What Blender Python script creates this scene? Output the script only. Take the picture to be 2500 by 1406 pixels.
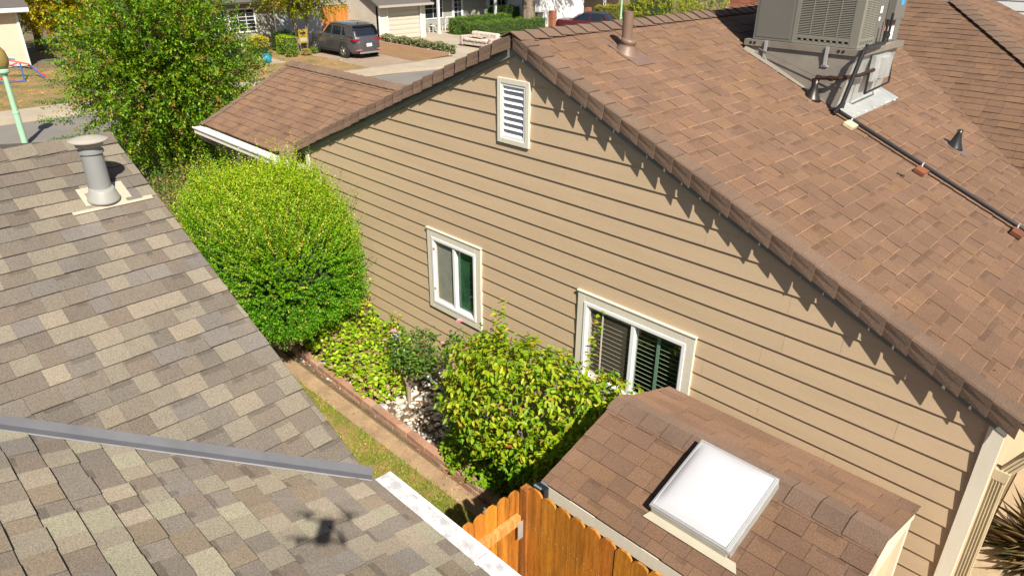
import bpy, math, random
import numpy as np
from mathutils import Vector, Matrix
R = random.Random(7)
NR = np.random.default_rng(11)
scene = bpy.context.scene
for o in list(bpy.data.objects): bpy.data.objects.remove(o)
COL = scene.collection

# ------------------------------------------------------------------ camera, sky, sun, exposure
CAM = Vector((5.0536, -5.1549, 5.4989))
az, pi_, ro = 0.7800, 0.4571, 0.0069
fw = Vector((-math.sin(az)*math.cos(pi_), math.cos(az)*math.cos(pi_), -math.sin(pi_)))
rt = Vector((math.cos(az), math.sin(az), 0)); up = rt.cross(fw)
c_, s_ = math.cos(ro), math.sin(ro)
r2 = c_*rt + s_*up; u2 = -s_*rt + c_*up
cam = bpy.data.cameras.new('camera'); co = bpy.data.objects.new('camera', cam); COL.objects.link(co)
m = Matrix((r2, u2, -fw)).transposed().to_4x4(); m.translation = CAM
co.matrix_world = m
cam.sensor_width = 36; cam.lens = 36*1726.05/2500; cam.clip_start = .05; cam.clip_end = 2000
scene.camera = co

SUN = Vector((0.648, -0.321, 0.691)).normalized()
w = bpy.data.worlds.new('World'); scene.world = w; w.use_nodes = True
nt = w.node_tree; nt.nodes.clear()
sky = nt.nodes.new('ShaderNodeTexSky'); sky.sky_type = 'NISHITA'; sky.sun_disc = False
sky.sun_elevation = math.asin(SUN.z); sky.sun_rotation = math.atan2(SUN.x, SUN.y)
sky.air_density = 1.0; sky.dust_density = 1.5
bg = nt.nodes.new('ShaderNodeBackground'); bg.inputs[1].default_value = 0.05
ow = nt.nodes.new('ShaderNodeOutputWorld')
nt.links.new(sky.outputs[0], bg.inputs[0]); nt.links.new(bg.outputs[0], ow.inputs[0])
sl = bpy.data.lights.new('sun', 'SUN'); so = bpy.data.objects.new('sun', sl); COL.objects.link(so)
sl.energy = 5.0; sl.angle = math.radians(.53); sl.color = (1.0, .93, .80)
so.rotation_euler = SUN.to_track_quat('Z', 'Y').to_euler(); so.location = (20, -10, 30)
scene.view_settings.view_transform = 'Standard'; scene.view_settings.look = 'None'
scene.view_settings.exposure = 0.88; scene.view_settings.gamma = 1
scene.render.engine = 'CYCLES'
scene.cycles.max_bounces = 6; scene.cycles.transparent_max_bounces = 8

# ------------------------------------------------------------------ materials
MC = {}
def mat(name, col, rough=.85, metal=0, var=.0, vs=2.0, fine=0, fs=150, bump=0, bs=150, attr=False,
        stretch=(1, 1, 1), spec=.5, col2=None, trans=0, coat=0, rand=0, emit=0):
    if name in MC: return MC[name]
    m = bpy.data.materials.new(name); MC[name] = m; m.use_nodes = True
    t = m.node_tree; N = t.nodes; L = t.links
    b = N['Principled BSDF']; out = N['Material Output']
    b.inputs['Roughness'].default_value = rough; b.inputs['Metallic'].default_value = metal
    b.inputs['Specular IOR Level'].default_value = spec
    if 'shingle' in name: b.inputs['Diffuse Roughness'].default_value = 1.0
    if coat: b.inputs['Coat Weight'].default_value = coat; b.inputs['Coat Roughness'].default_value = .05
    geo = N.new('ShaderNodeNewGeometry'); mp = N.new('ShaderNodeMapping')
    L.new(geo.outputs['Position'], mp.inputs[0]); mp.inputs['Scale'].default_value = stretch
    if attr:
        a = N.new('ShaderNodeAttribute'); a.attribute_name = 'Col'; cur = a.outputs['Color']
    else:
        a = N.new('ShaderNodeRGB'); a.outputs[0].default_value = (*col, 1); cur = a.outputs[0]
    def noise(scale, detail=3, rough_=.6):
        n = N.new('ShaderNodeTexNoise'); n.inputs['Scale'].default_value = scale
        n.inputs['Detail'].default_value = detail; n.inputs['Roughness'].default_value = rough_
        L.new(mp.outputs[0], n.inputs['Vector']); return n.outputs[0]
    def modulate(cur, fac, lo, hi):
        mr = N.new('ShaderNodeMapRange'); L.new(fac, mr.inputs[0])
        mr.inputs[1].default_value = .3; mr.inputs[2].default_value = .7
        mr.inputs[3].default_value = lo; mr.inputs[4].default_value = hi
        mu = N.new('ShaderNodeVectorMath'); mu.operation = 'SCALE'
        L.new(cur, mu.inputs[0]); L.new(mr.outputs[0], mu.inputs['Scale']); return mu.outputs[0]
    if col2 is not None:
        mx = N.new('ShaderNodeMix'); mx.data_type = 'RGBA'
        n = noise(vs*1.0, 5, .65); mr = N.new('ShaderNodeMapRange'); L.new(n, mr.inputs[0])
        mr.inputs[1].default_value = .42; mr.inputs[2].default_value = .6
        L.new(mr.outputs[0], mx.inputs[0]); L.new(cur, mx.inputs[6]); mx.inputs[7].default_value = (*col2, 1)
        cur = mx.outputs[2]
    if var: cur = modulate(cur, noise(vs, 4), 1-var, 1+var)
    if fine: cur = modulate(cur, noise(fs, 2, .8), 1-fine, 1+fine)
    if rand: cur = modulate(cur, geo.outputs['Random Per Island'], 1-rand, 1+rand)
    L.new(cur, b.inputs['Base Color'])
    if bump:
        bn = N.new('ShaderNodeBump'); bn.inputs['Strength'].default_value = bump
        bn.inputs['Distance'].default_value = .01
        L.new(noise(bs, 3, .7), bn.inputs['Height']); L.new(bn.outputs[0], b.inputs['Normal'])
    if trans:
        tr = N.new('ShaderNodeBsdfTranslucent'); mxs = N.new('ShaderNodeMixShader'); mxs.inputs[0].default_value = trans
        hs = N.new('ShaderNodeHueSaturation'); hs.inputs['Saturation'].default_value = 1.15; hs.inputs['Value'].default_value = 1.2
        L.new(cur, hs.inputs['Color'])
        L.new(hs.outputs[0], tr.inputs[0]); L.new(b.outputs[0], mxs.inputs[1]); L.new(tr.outputs[0], mxs.inputs[2])
        L.new(mxs.outputs[0], out.inputs[0])
    if emit: b.inputs['Emission Strength'].default_value = emit
    return m

def glass(name, tint=(.9, 1, .95), mixf=.5):
    m = bpy.data.materials.new(name); m.use_nodes = True; t = m.node_tree; N = t.nodes; L = t.links
    N.remove(N['Principled BSDF']); out = N['Material Output']
    g = N.new('ShaderNodeBsdfGlossy'); g.inputs['Roughness'].default_value = .02
    tr = N.new('ShaderNodeBsdfTransparent'); tr.inputs[0].default_value = (*tint, 1)
    lw = N.new('ShaderNodeLayerWeight'); lw.inputs[0].default_value = .5
    pw = N.new('ShaderNodeMath'); pw.operation = 'POWER'; pw.inputs[1].default_value = 4
    ad = N.new('ShaderNodeMath'); ad.operation = 'MULTIPLY_ADD'; ad.inputs[1].default_value = .8; ad.inputs[2].default_value = mixf+.05
    mx = N.new('ShaderNodeMixShader'); L.new(lw.outputs[1], pw.inputs[0]); L.new(pw.outputs[0], ad.inputs[0]); L.new(ad.outputs[0], mx.inputs[0])
    L.new(tr.outputs[0], mx.inputs[1]); L.new(g.outputs[0], mx.inputs[2]); L.new(mx.outputs[0], out.inputs[0])
    return m

# ------------------------------------------------------------------ mesh builder
class MB:
    def __init__(s): s.v = []; s.f = []; s.c = []; s.hascol = False
    def add(s, vs, fs, col=None):
        b = len(s.v); s.v += [tuple(p) for p in vs]; s.f += [tuple(b+i for i in f) for f in fs]
        if col is not None: s.hascol = True
        s.c += [col or (1, 1, 1)]*len(vs)
    def box(s, a, b, col=None):
        x0, y0, z0 = a; x1, y1, z1 = b
        s.add([(x0,y0,z0),(x1,y0,z0),(x1,y1,z0),(x0,y1,z0),(x0,y0,z1),(x1,y0,z1),(x1,y1,z1),(x0,y1,z1)],
              [(0,3,2,1),(4,5,6,7),(0,1,5,4),(1,2,6,5),(2,3,7,6),(3,0,4,7)], col)
    def obox(s, c, ax, ay, az, col=None):      # centre and three half-axis vectors
        c = Vector(c); ax = Vector(ax); ay = Vector(ay); az = Vector(az)
        P = [c+i*ax+j*ay+k*az for k in (-1, 1) for j in (-1, 1) for i in (-1, 1)]
        s.add(P, [(0,2,3,1),(4,5,7,6),(0,1,5,4),(1,3,7,5),(3,2,6,7),(2,0,4,6)], col)
    def beam(s, p, q, wd, ht, upv=(0, 0, 1), col=None):
        p = Vector(p); q = Vector(q); d = (q-p); u = Vector(upv); sd = d.cross(u).normalized(); u = sd.cross(d).normalized()
        s.obox((p+q)/2, d/2, sd*wd/2, u*ht/2, col)
    def poly(s, pts, th=None, nrm=None, col=None):     # flat polygon, optional thickness along -nrm
        n = len(pts)
        if th is None: s.add(pts, [tuple(range(n))], col); return
        nv = Vector(nrm)*th; pts = [Vector(p) for p in pts]
        s.add(pts+[p-nv for p in pts], [tuple(range(n)), tuple(range(2*n-1, n-1, -1))]+[(i, i+n, (i+1) % n+n, (i+1) % n) for i in range(n)], col)
    def tube(s, pts, r, n=8, col=None, cap=True):
        pts = [Vector(p) for p in pts]; rs = r if isinstance(r, (list, tuple)) else [r]*len(pts)
        V = []; u = None
        for i, p in enumerate(pts):
            d = (pts[min(i+1, len(pts)-1)]-pts[max(i-1, 0)]).normalized()
            if u is None: u = d.orthogonal().normalized()
            u = (u-d*u.dot(d)).normalized(); w_ = d.cross(u)
            V += [p+rs[i]*(math.cos(2*math.pi*k/n)*u+math.sin(2*math.pi*k/n)*w_) for k in range(n)]
        F = [(i*n+k, i*n+(k+1) % n, (i+1)*n+(k+1) % n, (i+1)*n+k) for i in range(len(pts)-1) for k in range(n)]
        if cap: F += [tuple(range(n-1, -1, -1)), tuple((len(pts)-1)*n+k for k in range(n))]
        s.add(V, F, col)
    def lathe(s, prof, o=(0, 0, 0), ax=(0, 0, 1), n=20, col=None):   # prof: (radius, height)
        o = Vector(o); ax = Vector(ax).normalized(); u = ax.orthogonal().normalized(); w_ = ax.cross(u)
        V = [o+ax*h+r*(math.cos(2*math.pi*k/n)*u+math.sin(2*math.pi*k/n)*w_) for r, h in prof for k in range(n)]
        F = [(i*n+k, i*n+(k+1) % n, (i+1)*n+(k+1) % n, (i+1)*n+k) for i in range(len(prof)-1) for k in range(n)]
        F += [tuple(range(n-1, -1, -1)), tuple((len(prof)-1)*n+k for k in range(n))]
        s.add(V, F, col)
WO = {}   # world origins
def link(name, me, material, parent=None, origin=None, smooth=False, bev=0):
    o = bpy.data.objects.new(name, me)
    if material: me.materials.append(material)
    org = Vector(origin); o.location = org
    if parent is not None:
        o.parent = parent; o.matrix_parent_inverse = Matrix.Translation(-WO[parent.name])
    COL.objects.link(o); WO[o.name] = org
    if smooth: me.shade_smooth()
    if bev:
        b = o.modifiers.new('bevel', 'BEVEL'); b.width = bev; b.segments = 2; b.limit_method = 'ANGLE'
    return o
def build(name, mb, material, parent=None, origin=None, smooth=False, bev=0):
    V = np.array(mb.v, dtype=float).reshape(-1, 3)
    if origin is None:
        lo = V.min(0); hi = V.max(0); origin = ((lo[0]+hi[0])/2, (lo[1]+hi[1])/2, lo[2])
    me = bpy.data.meshes.new(name); me.from_pydata((V-np.array(origin)).tolist(), [], mb.f); me.update()
    if mb.hascol:
        a = me.color_attributes.new('Col', 'FLOAT_COLOR', 'POINT')
        c = np.ones((len(mb.v), 4), dtype=np.float32); c[:, :3] = np.array(mb.c); a.data.foreach_set('color', c.ravel())
    return link(name, me, material, parent, origin, smooth, bev)
def fast(name, V, F, C, material, parent=None, origin=(0, 0, 0)):
    me = bpy.data.meshes.new(name); V = np.asarray(V, dtype=np.float32)-np.array(origin, dtype=np.float32)
    F = np.asarray(F, dtype=np.int32); k = F.shape[1]
    me.vertices.add(len(V)); me.vertices.foreach_set('co', V.ravel())
    me.loops.add(F.size); me.loops.foreach_set('vertex_index', F.ravel())
    me.polygons.add(len(F)); me.polygons.foreach_set('loop_start', np.arange(0, F.size, k, dtype=np.int32))
    me.polygons.foreach_set('loop_total', np.full(len(F), k, dtype=np.int32)); me.update(calc_edges=True)
    if C is not None:
        a = me.color_attributes.new('Col', 'FLOAT_COLOR', 'POINT')
        c = np.ones((len(V), 4), dtype=np.float32); c[:, :3] = C; a.data.foreach_set('color', c.ravel())
    return link(name, me, material, parent, origin)
def thing(name, label, cat, loc=(0, 0, 0), group=None):
    o = bpy.data.objects.new(name, None); COL.objects.link(o); o.location = loc; o.empty_display_size = .2
    WO[o.name] = Vector(loc); o['label'] = label; o['category'] = cat
    if group: o['group'] = group
    return o
def tag(o, label=None, cat=None, group=None, kind=None):
    if label: o['label'] = label
    if cat: o['category'] = cat
    if group: o['group'] = group
    if kind: o['kind'] = kind
    return o
def dup(root, loc, rz=0, label=None):
    def cp(o, par):
        c = o.copy(); COL.objects.link(c); c.parent = par
        for ch in list(o.children): cp(ch, c)
        return c
    c = cp(root, None); c.location = loc; c.rotation_euler = (0, 0, rz)
    if label: c['label'] = label
    return c

# ------------------------------------------------------------------ shingle roofs
def clip(poly, hp):
    a, b, c = hp; out = []
    for i in range(len(poly)):
        p, q = poly[i], poly[(i+1) % len(poly)]
        dp = a*p[0]+b*p[1]-c; dq = a*q[0]+b*q[1]-c
        if dp <= 0: out.append(p)
        if (dp < 0 < dq) or (dq < 0 < dp):
            t = dp/(dp-dq); out.append((p[0]+t*(q[0]-p[0]), p[1]+t*(q[1]-p[1])))
    return out
def area(p): return abs(sum(p[i][0]*p[(i+1) % len(p)][1]-p[(i+1) % len(p)][0]*p[i][1] for i in range(len(p))))/2
def shingles(mb, O, U, V, hps, u0, u1, v0, v1, e, pal, rng, tab=(.11, .3), butt=.005, lift=.004, band=.78, bandp=.55, bandw=.3, edge=None, gap=.003, alt=False):
    ps = sorted(pal, key=sum); lo_, hi_ = ps[:max(1, int(len(ps)*.6))], ps[int(len(ps)*.5):]
    O = Vector(O); U = Vector(U).normalized(); V = Vector(V).normalized(); Nn = U.cross(V)
    if Nn.z < 0: Nn = -Nn
    n = int(math.ceil((v1-v0)/e))
    for i in range(n):
        a = v0+i*e; b = min(a+e, v1+1e-4); u = u0-rng.uniform(0, .3); prev = False
        while u < u1:
            wd = rng.uniform(*tab); raised = (rng.random() < .5) if not prev else (rng.random() < .3); prev = raised
            col = rng.choice(pal if not alt or rng.random() < .15 else (hi_ if raised else lo_)); k = rng.uniform(.92, 1.08); col = tuple(x*k for x in col)
            jit = rng.uniform(-.003, .003)
            segs = [(a, b, col)]
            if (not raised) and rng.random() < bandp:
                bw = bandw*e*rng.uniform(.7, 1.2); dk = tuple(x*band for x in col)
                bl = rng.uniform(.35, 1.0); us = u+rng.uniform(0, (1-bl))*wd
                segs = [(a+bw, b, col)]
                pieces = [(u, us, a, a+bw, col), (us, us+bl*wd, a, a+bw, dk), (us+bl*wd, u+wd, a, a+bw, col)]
            else: pieces = []
            pieces += [(u, u+wd, s0, s1, c) for s0, s1, c in segs]
            for (x0, x1, y0, y1, c) in pieces:
                if x1-x0 < .002: continue
                bb = y1+(jit if y1 == b else 0)
                p = [(x0, y0), (x1, y0), (x1, bb), (x0, bb)]
                for hp in hps:
                    p = clip(p, hp)
                    if len(p) < 3: break
                if len(p) < 3 or area(p) < 1e-5: continue
                top = []; bot = []
                for (pu, pv) in p:
                    h = butt*(pv-a)/e+(lift if raised else 0)*min(1, .3+(pv-a)/e)
                    P = O+U*pu+V*pv
                    top.append(P+Nn*h); bot.append(P-Nn*.003)
                k_ = len(p); cc = c
                if edge is None: mb.add(top+bot, [tuple(range(k_))]+[(j, j+k_, (j+1) % k_+k_, (j+1) % k_) for j in range(k_)], cc)
                else:
                    mb.add(top, [tuple(range(k_))], cc)
                    for j in range(k_):
                        j2 = (j+1) % k_; low_ = abs(p[j][1]-bb) < 1e-6 and abs(p[j2][1]-bb) < 1e-6 and y1 == b
                        ek = edge*rng.uniform(.6, 1.2); ec = tuple(min(.6, x*ek) for x in c) if low_ else tuple(x*.5 for x in c)
                        mb.add([top[j], top[j2], bot[j2], bot[j]], [(0,3,2,1)], ec)
                        if low_ and edge > 1:   # worn pale lip along the exposed edge
                            d_ = V*.0035; mb.add([top[j]+Nn*.0006, top[j2]+Nn*.0006, top[j2]-d_+Nn*.0006, top[j]-d_+Nn*.0006], [(0,1,2,3)], ec)
            u += wd+gap
def folded_cap(mb, p, q, e1, l1, e2, l2, col, lift0=.002, lift1=.014, th=.004):
    """a strip of shingle from p (up) to q (down), legs l1 along e1 and l2 along e2, butt end lifted"""
    p = Vector(p); q = Vector(q); e1 = Vector(e1); e2 = Vector(e2); n = -(e1+e2).normalized()
    def ring(c, l, d):
        c = c+n*l
        k1 = (n-e1*n.dot(e1)).normalized(); k2 = (n-e2*n.dot(e2)).normalized()
        return [c+e1*l1+k1*0, c+e1*l1*.5+k1*.004, c+n*.002, c+e2*l2*.5+k2*.004, c+e2*l2,
                c+e2*l2-k2*th-n*0, c-n*th*1.4, c+e1*l1-k1*th]
    A = ring(p, lift0, 0); B = ring(q, lift1, 0); m_ = 8
    mb.add(A+B, [(i, (i+1) % m_, (i+1) % m_+m_, i+m_) for i in range(m_)]+[tuple(range(m_-1, -1, -1)), tuple(range(m_, 2*m_))], col)

SM = .4235; ZR = 4.68                       # main gable roof: surface z = ZR - SM*|x|
def zs(x): return ZR-SM*abs(x)
BR = [(0.145,0.086,0.056), (0.140,0.083,0.055), (0.149,0.088,0.056), (0.136,0.082,0.055), (0.147,0.086,0.055), (0.133,0.080,0.056), (0.153,0.090,0.055), (0.143,0.084,0.056)]
CAPC = [(0.131,0.087,0.063), (0.123,0.082,0.060), (0.140,0.092,0.067), (0.127,0.084,0.062)]
m_brown = mat('brown_asphalt_shingle', (1,1,1), .95, attr=True, var=.12, vs=1.6, fine=.38, fs=130, bump=.5, bs=240, spec=.25)
m_grey = mat('weathered_wood_shingle', (1,1,1), .95, attr=True, var=.12, vs=1.1, fine=.42, fs=140, bump=.5, bs=260, spec=.25)
m_siding = mat('tan_lap_siding', (1,1,1), .75, attr=True, var=.05, vs=.9, fine=.05, fs=22, bump=.12, bs=26, stretch=(1, 1, 9), spec=.3)
m_trim = mat('cream_painted_trim', (.60,.56,.47), .6, var=.04, vs=4, bump=.12, bs=40, stretch=(6, 6, 1), spec=.4)
m_fascia = mat('sage_grey_fascia', (.17,.18,.165), .6, var=.05, vs=4)
m_white = mat('white_vinyl', (.72,.72,.73), .45, var=.02, vs=3)
m_gut = mat('white_gutter_paint', (.78,.74,.68), .5, var=.06, vs=5, fine=.03, fs=60)
m_dark = mat('dark_void', (.008,.008,.009), .9)
m_galv = mat('galvanised_steel', (.50,.51,.50), .42, metal=.5, var=.12, vs=6, fine=.05, fs=90)
m_galvreflect = mat('reflection_tinted_galvanised', (.255,.225,.19), .45, metal=.35, var=.14, vs=5, fine=.05, fs=60)  # brown reflection of the roof painted into the metal's base colour
m_blackpipe = mat('black_gas_pipe', (.018,.016,.017), .35, var=.2, vs=20)
m_ground = mat('dry_soil', (.16,.105,.06), .95, var=.3, vs=1.5, fine=.25, fs=60, col2=(.11,.10,.045), bump=.6, bs=40)

# ------------------------------------------------------------------ ground, street, paving
def sheet(name, pts, z, m_, kind='structure', th=None):
    b = MB(); pts = [(x, y, z) for x, y in pts]
    b.poly(pts, th, (0, 0, 1)) if th else b.poly(pts)
    o = build(name, b, m_, origin=(pts[0][0], pts[0][1], z)); o['kind'] = kind; return o
sheet('ground', [(-500,-500),(500,-500),(500,500),(-500,500)], -.03, m_ground)
m_asphalt = mat('street_asphalt', (.17,.155,.14), .95, var=.10, vs=.6, fine=.12, fs=40, bump=.3, bs=60)
m_conc = mat('street_concrete', (.34,.285,.22), .9, var=.12, vs=.8, fine=.10, fs=25, bump=.2, bs=50)
m_conc2 = mat('path_concrete', (.30,.205,.12), .95, var=.25, vs=4, fine=.2, fs=60, bump=.5, bs=80)
m_lawn = mat('dry_lawn', (.21,.16,.055), .95, var=.25, vs=1.2, fine=.3, fs=25, col2=(.26,.15,.07), bump=.8, bs=35)
m_soil2 = mat('brown_yard_dirt', (.24,.125,.062), .95, var=.2, vs=1.2, fine=.25, fs=30, col2=(.19,.13,.055), bump=.6, bs=40)
sheet('street', [(-22.6,-60),(-15.8,-60),(-15.8,90),(-20.5,90),(-21.6,30),(-22.1,16),(-23.0,2)], -.026, m_asphalt)
b = MB(); kerb = [(-23.2,-60),(-23.1,2),(-22.6,14.5),(-21.9,17.6),(-21.6,30),(-20.8,90)]
for (x0,y0),(x1,y1) in zip(kerb[:-1], kerb[1:]):
    b.beam((x0+.0,y0,.03), (x1,y1,.03), .34, .13)
tag(build('kerb', b, m_conc), kind='structure')
sheet('sidewalk', [(-25.3,-60),(-23.0,-60),(-22.95,2),(-22.5,14.5),(-21.8,17.6),(-21.5,30),(-20.5,90),(-23.5,90),(-24.2,30),(-24.5,16),(-25.2,4)], -.004, m_conc)
sheet('garage_driveway', [(-31.8,20.6),(-24.9,20.25),(-23.9,20.0),(-23.6,27.5),(-34.4,27.5),(-34.4,24.3),(-31.8,24.3)], .002, m_conc)
m_drive2 = mat('brown_concrete_drive', (.27,.20,.145), .92, var=.14, vs=.9, fine=.12, fs=25, bump=.3, bs=50)
sheet('driveway', [(-34.2,15.0),(-24.3,14.75),(-24.2,17.55),(-29.0,17.9),(-34.2,18.2)], .0, m_drive2)
sheet('lawn', [(-34.4,8.6),(-24.5,9.3),(-24.2,14.75),(-34.4,15.0)], -.001, m_lawn)
sheet('lawn_across', [(-35.8,-60),(-25.2,-60),(-25.2,4),(-24.6,9.3),(-34.4,8.6)], -.008, mat('leafy_lawn', (.16,.15,.05), .95, var=.3, vs=.9, fine=.35, fs=20, col2=(.24,.14,.05), bump=.8, bs=30))
sheet('dirt_verge', [(-33.8,18.2),(-29.0,17.92),(-24.25,17.6),(-24.85,20.2),(-31.75,20.55),(-33.8,20.6)], -.002, m_soil2)
sheet('front_walk', [(-34.4,12.3),(-28.4,11.9),(-28.4,12.75),(-34.4,13.3)], .004, m_conc)
sheet('yard_soil', [(-15.8,-60),(30,-60),(30,60),(-15.8,60)], -.012, m_ground)
sheet('concrete_path', [(-9,-1.39),(-4,-1.40),(2.2,-1.38),(2.2,-1.20),(-9,-1.14)], .012, m_conc2, th=.03)
sheet('side_lawn', [(-9,-3.3),(2.2,-3.3),(2.2,-1.36),(-9,-1.36)], -.002, mat('side_yard_turf', (.15,.16,.025), .95, var=.2, vs=4, fine=.3, fs=60, col2=(.24,.15,.06), bump=.8, bs=70))
sheet('planting_bed', [(-9,-1.1),(2.3,-1.16),(6,-1.2),(6,0),(-9,0)], .01, mat('bed_soil', (.13,.085,.05), .95, var=.3, vs=6, fine=.3, fs=60, bump=.8, bs=60))
# ------------------------------------------------------------------ brown house
H = thing('tan_house', 'large tan lap sided house with brown shingle roof and a white gable vent', 'house', (0,.2,0))
OPEN = [(-1.50,-.56,1.20,2.24), (.97,2.31,1.22,2.24), (-.22,.18,3.62,4.23)]
def board_region(mb, poly, yb, z0, z1, prot0, prot1, col):
    if len(poly) < 3 or area(poly) < 1e-4: return
    top = [(x, yb-(prot0+(prot1-prot0)*(z-z0)/(z1-z0)), z) for x, z in poly]; k = len(poly)
    mb.add(top+[(x, yb+.01, z) for x, z in poly], [tuple(range(k))]+[(j, j+k, (j+1) % k+k, (j+1) % k) for j in range(k)], col)
b = MB(); sc = (.455,.341,.224)
for k in range(-2, 24):
    z0 = 4.05-k*.178; z1 = z0+.1795
    if z0 < -.05: z0 = -.02
    hp = [(SM, 1, 4.60), (-SM, 1, 4.60)]
    cuts = sorted([-4.34, 4.64]+[R.uniform(-4+i*3.0, -1.6+i*3.0) for i in range(3)])
    for xa, xb in zip(cuts[:-1], cuts[1:]):
        kk = R.uniform(.975, 1.025); cc = tuple(c*kk for c in sc)
        pieces = [[(xa+.001, z0), (xb-.001, z0), (xb-.001, z1), (xa+.001, z1)]]
        for (ox0, ox1, oz0, oz1) in OPEN:
            new = []
            for p in pieces:
                l = clip(p, (1, 0, ox0)); r_ = clip(p, (-1, 0, -ox1))
                mid = clip(clip(p, (-1, 0, -ox0)), (1, 0, ox1)) if len(p) > 2 else []
                new += [l, r_]
                if len(mid) > 2: new += [clip(mid, (0, 1, oz0)), clip(mid, (0, -1, -oz1))]
            pieces = [q for q in new if len(q) > 2 and area(q) > 1e-4]
        for p in pieces:
            for h_ in hp:
                p = clip(p, h_)
                if len(p) < 3: break
            if len(p) > 2: board_region(b, p, 0, z0, z1, .0165, .002, cc)
wall = build('wall', b, m_siding, H)
# side (+x) wall boards and plain hidden walls
b = MB()
for k in range(9, 24):
    z0 = max(4.05-k*.178, -.02); z1 = 4.05-k*.178+.1795
    kk = R.uniform(.975, 1.025)
    b.add([(4.6725,.09,z0),(4.6725,9,z0),(4.662,9,z1),(4.662,.09,z1)], [(0,1,2,3)], tuple(c*kk for c in sc))
    b.add([(4.6725,.09,z0),(4.6725,9,z0),(4.65,9,z0),(4.65,.09,z0)], [(0,1,2,3)], sc)
b.box((-4.3,.3,0), (-4.29,9,2.7), sc); b.box((-4.3,8.99,0), (4.65,9.0,2.65), sc)
build('side_wall', b, m_siding, H)
# corner boards
b = MB(); b.box((4.61,-.034,-.02), (4.715,.002,2.60)); build('corner_board', b, m_trim, H, bev=.003)
b = MB(); b.box((4.668,.003,-.02), (4.700,.088,2.60)); build('corner_board', b, m_trim, H, bev=.003)
b = MB(); b.box((-4.35,-.03,-.02), (-4.26,.002,2.78)); build('corner_board', b, m_trim, H, bev=.003)
# fascia / frieze rake boards and sub-fascia
b = MB()
for s in (-1, 1):
    P = [(0, -.040, 4.49), (s*4.72, -.040, 4.49-SM*4.72), (s*4.72, -.040, 4.65-SM*4.72), (0, -.040, 4.65)]
    b.add(P+[(x, -.018, z) for x, y, z in P], [(0,1,2,3),(4,5,6,7),(0,1,5,4),(1,2,6,5),(2,3,7,6)])
build('rake_fascia', b, m_fascia, H)
# vent, windows
def frame_rect(mb, x0, x1, z0, z1, w_, y0, y1):
    mb.box((x0, y0, z0), (x0+w_, y1, z1)); mb.box((x1-w_, y0, z0), (x1, y1, z1))
    mb.box((x0+w_, y0, z0), (x1-w_, y1, z0+w_)); mb.box((x0+w_, y0, z1-w_), (x1-w_, y1, z1))
b = MB(); frame_rect(b, -.245, .205, 3.597, 4.255, .052, -.036, -.002)
V = build('gable_vent', b, m_trim, H, bev=.003)
b = MB(); frame_rect(b, -.193, .153, 3.649, 4.203, .022, -.030, .03); build('frame', b, m_white, V)
b = MB(); b.box((-.193, .05, 3.649), (.153, .055, 4.203)); build('backing', b, m_dark, V)
for i in range(8):
    z = 3.676+i*.0655
    b = MB(); b.obox((-.02, .004, z+.022), (.151, 0, 0), (0, .026, .022), (0, -.003, .0035)); build('slat', b, m_white, V)
m_screen = mat('insect_screen', (.20,.21,.18), .55, var=.15, vs=8, fine=.1, fs=300)
m_pane = glass('window_pane_glass', (.72,.82,.74), .02)
m_blind = mat('blind_slat', (.62,.60,.50), .6)
m_reflection = mat('green_reflection', (.06,.20,.12), .8, var=.6, vs=5, col2=(.015,.06,.03))  # mottled green colour painted to imitate a reflection in the glass
m_room = mat('dark_room', (.045,.06,.035), .9)
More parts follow.
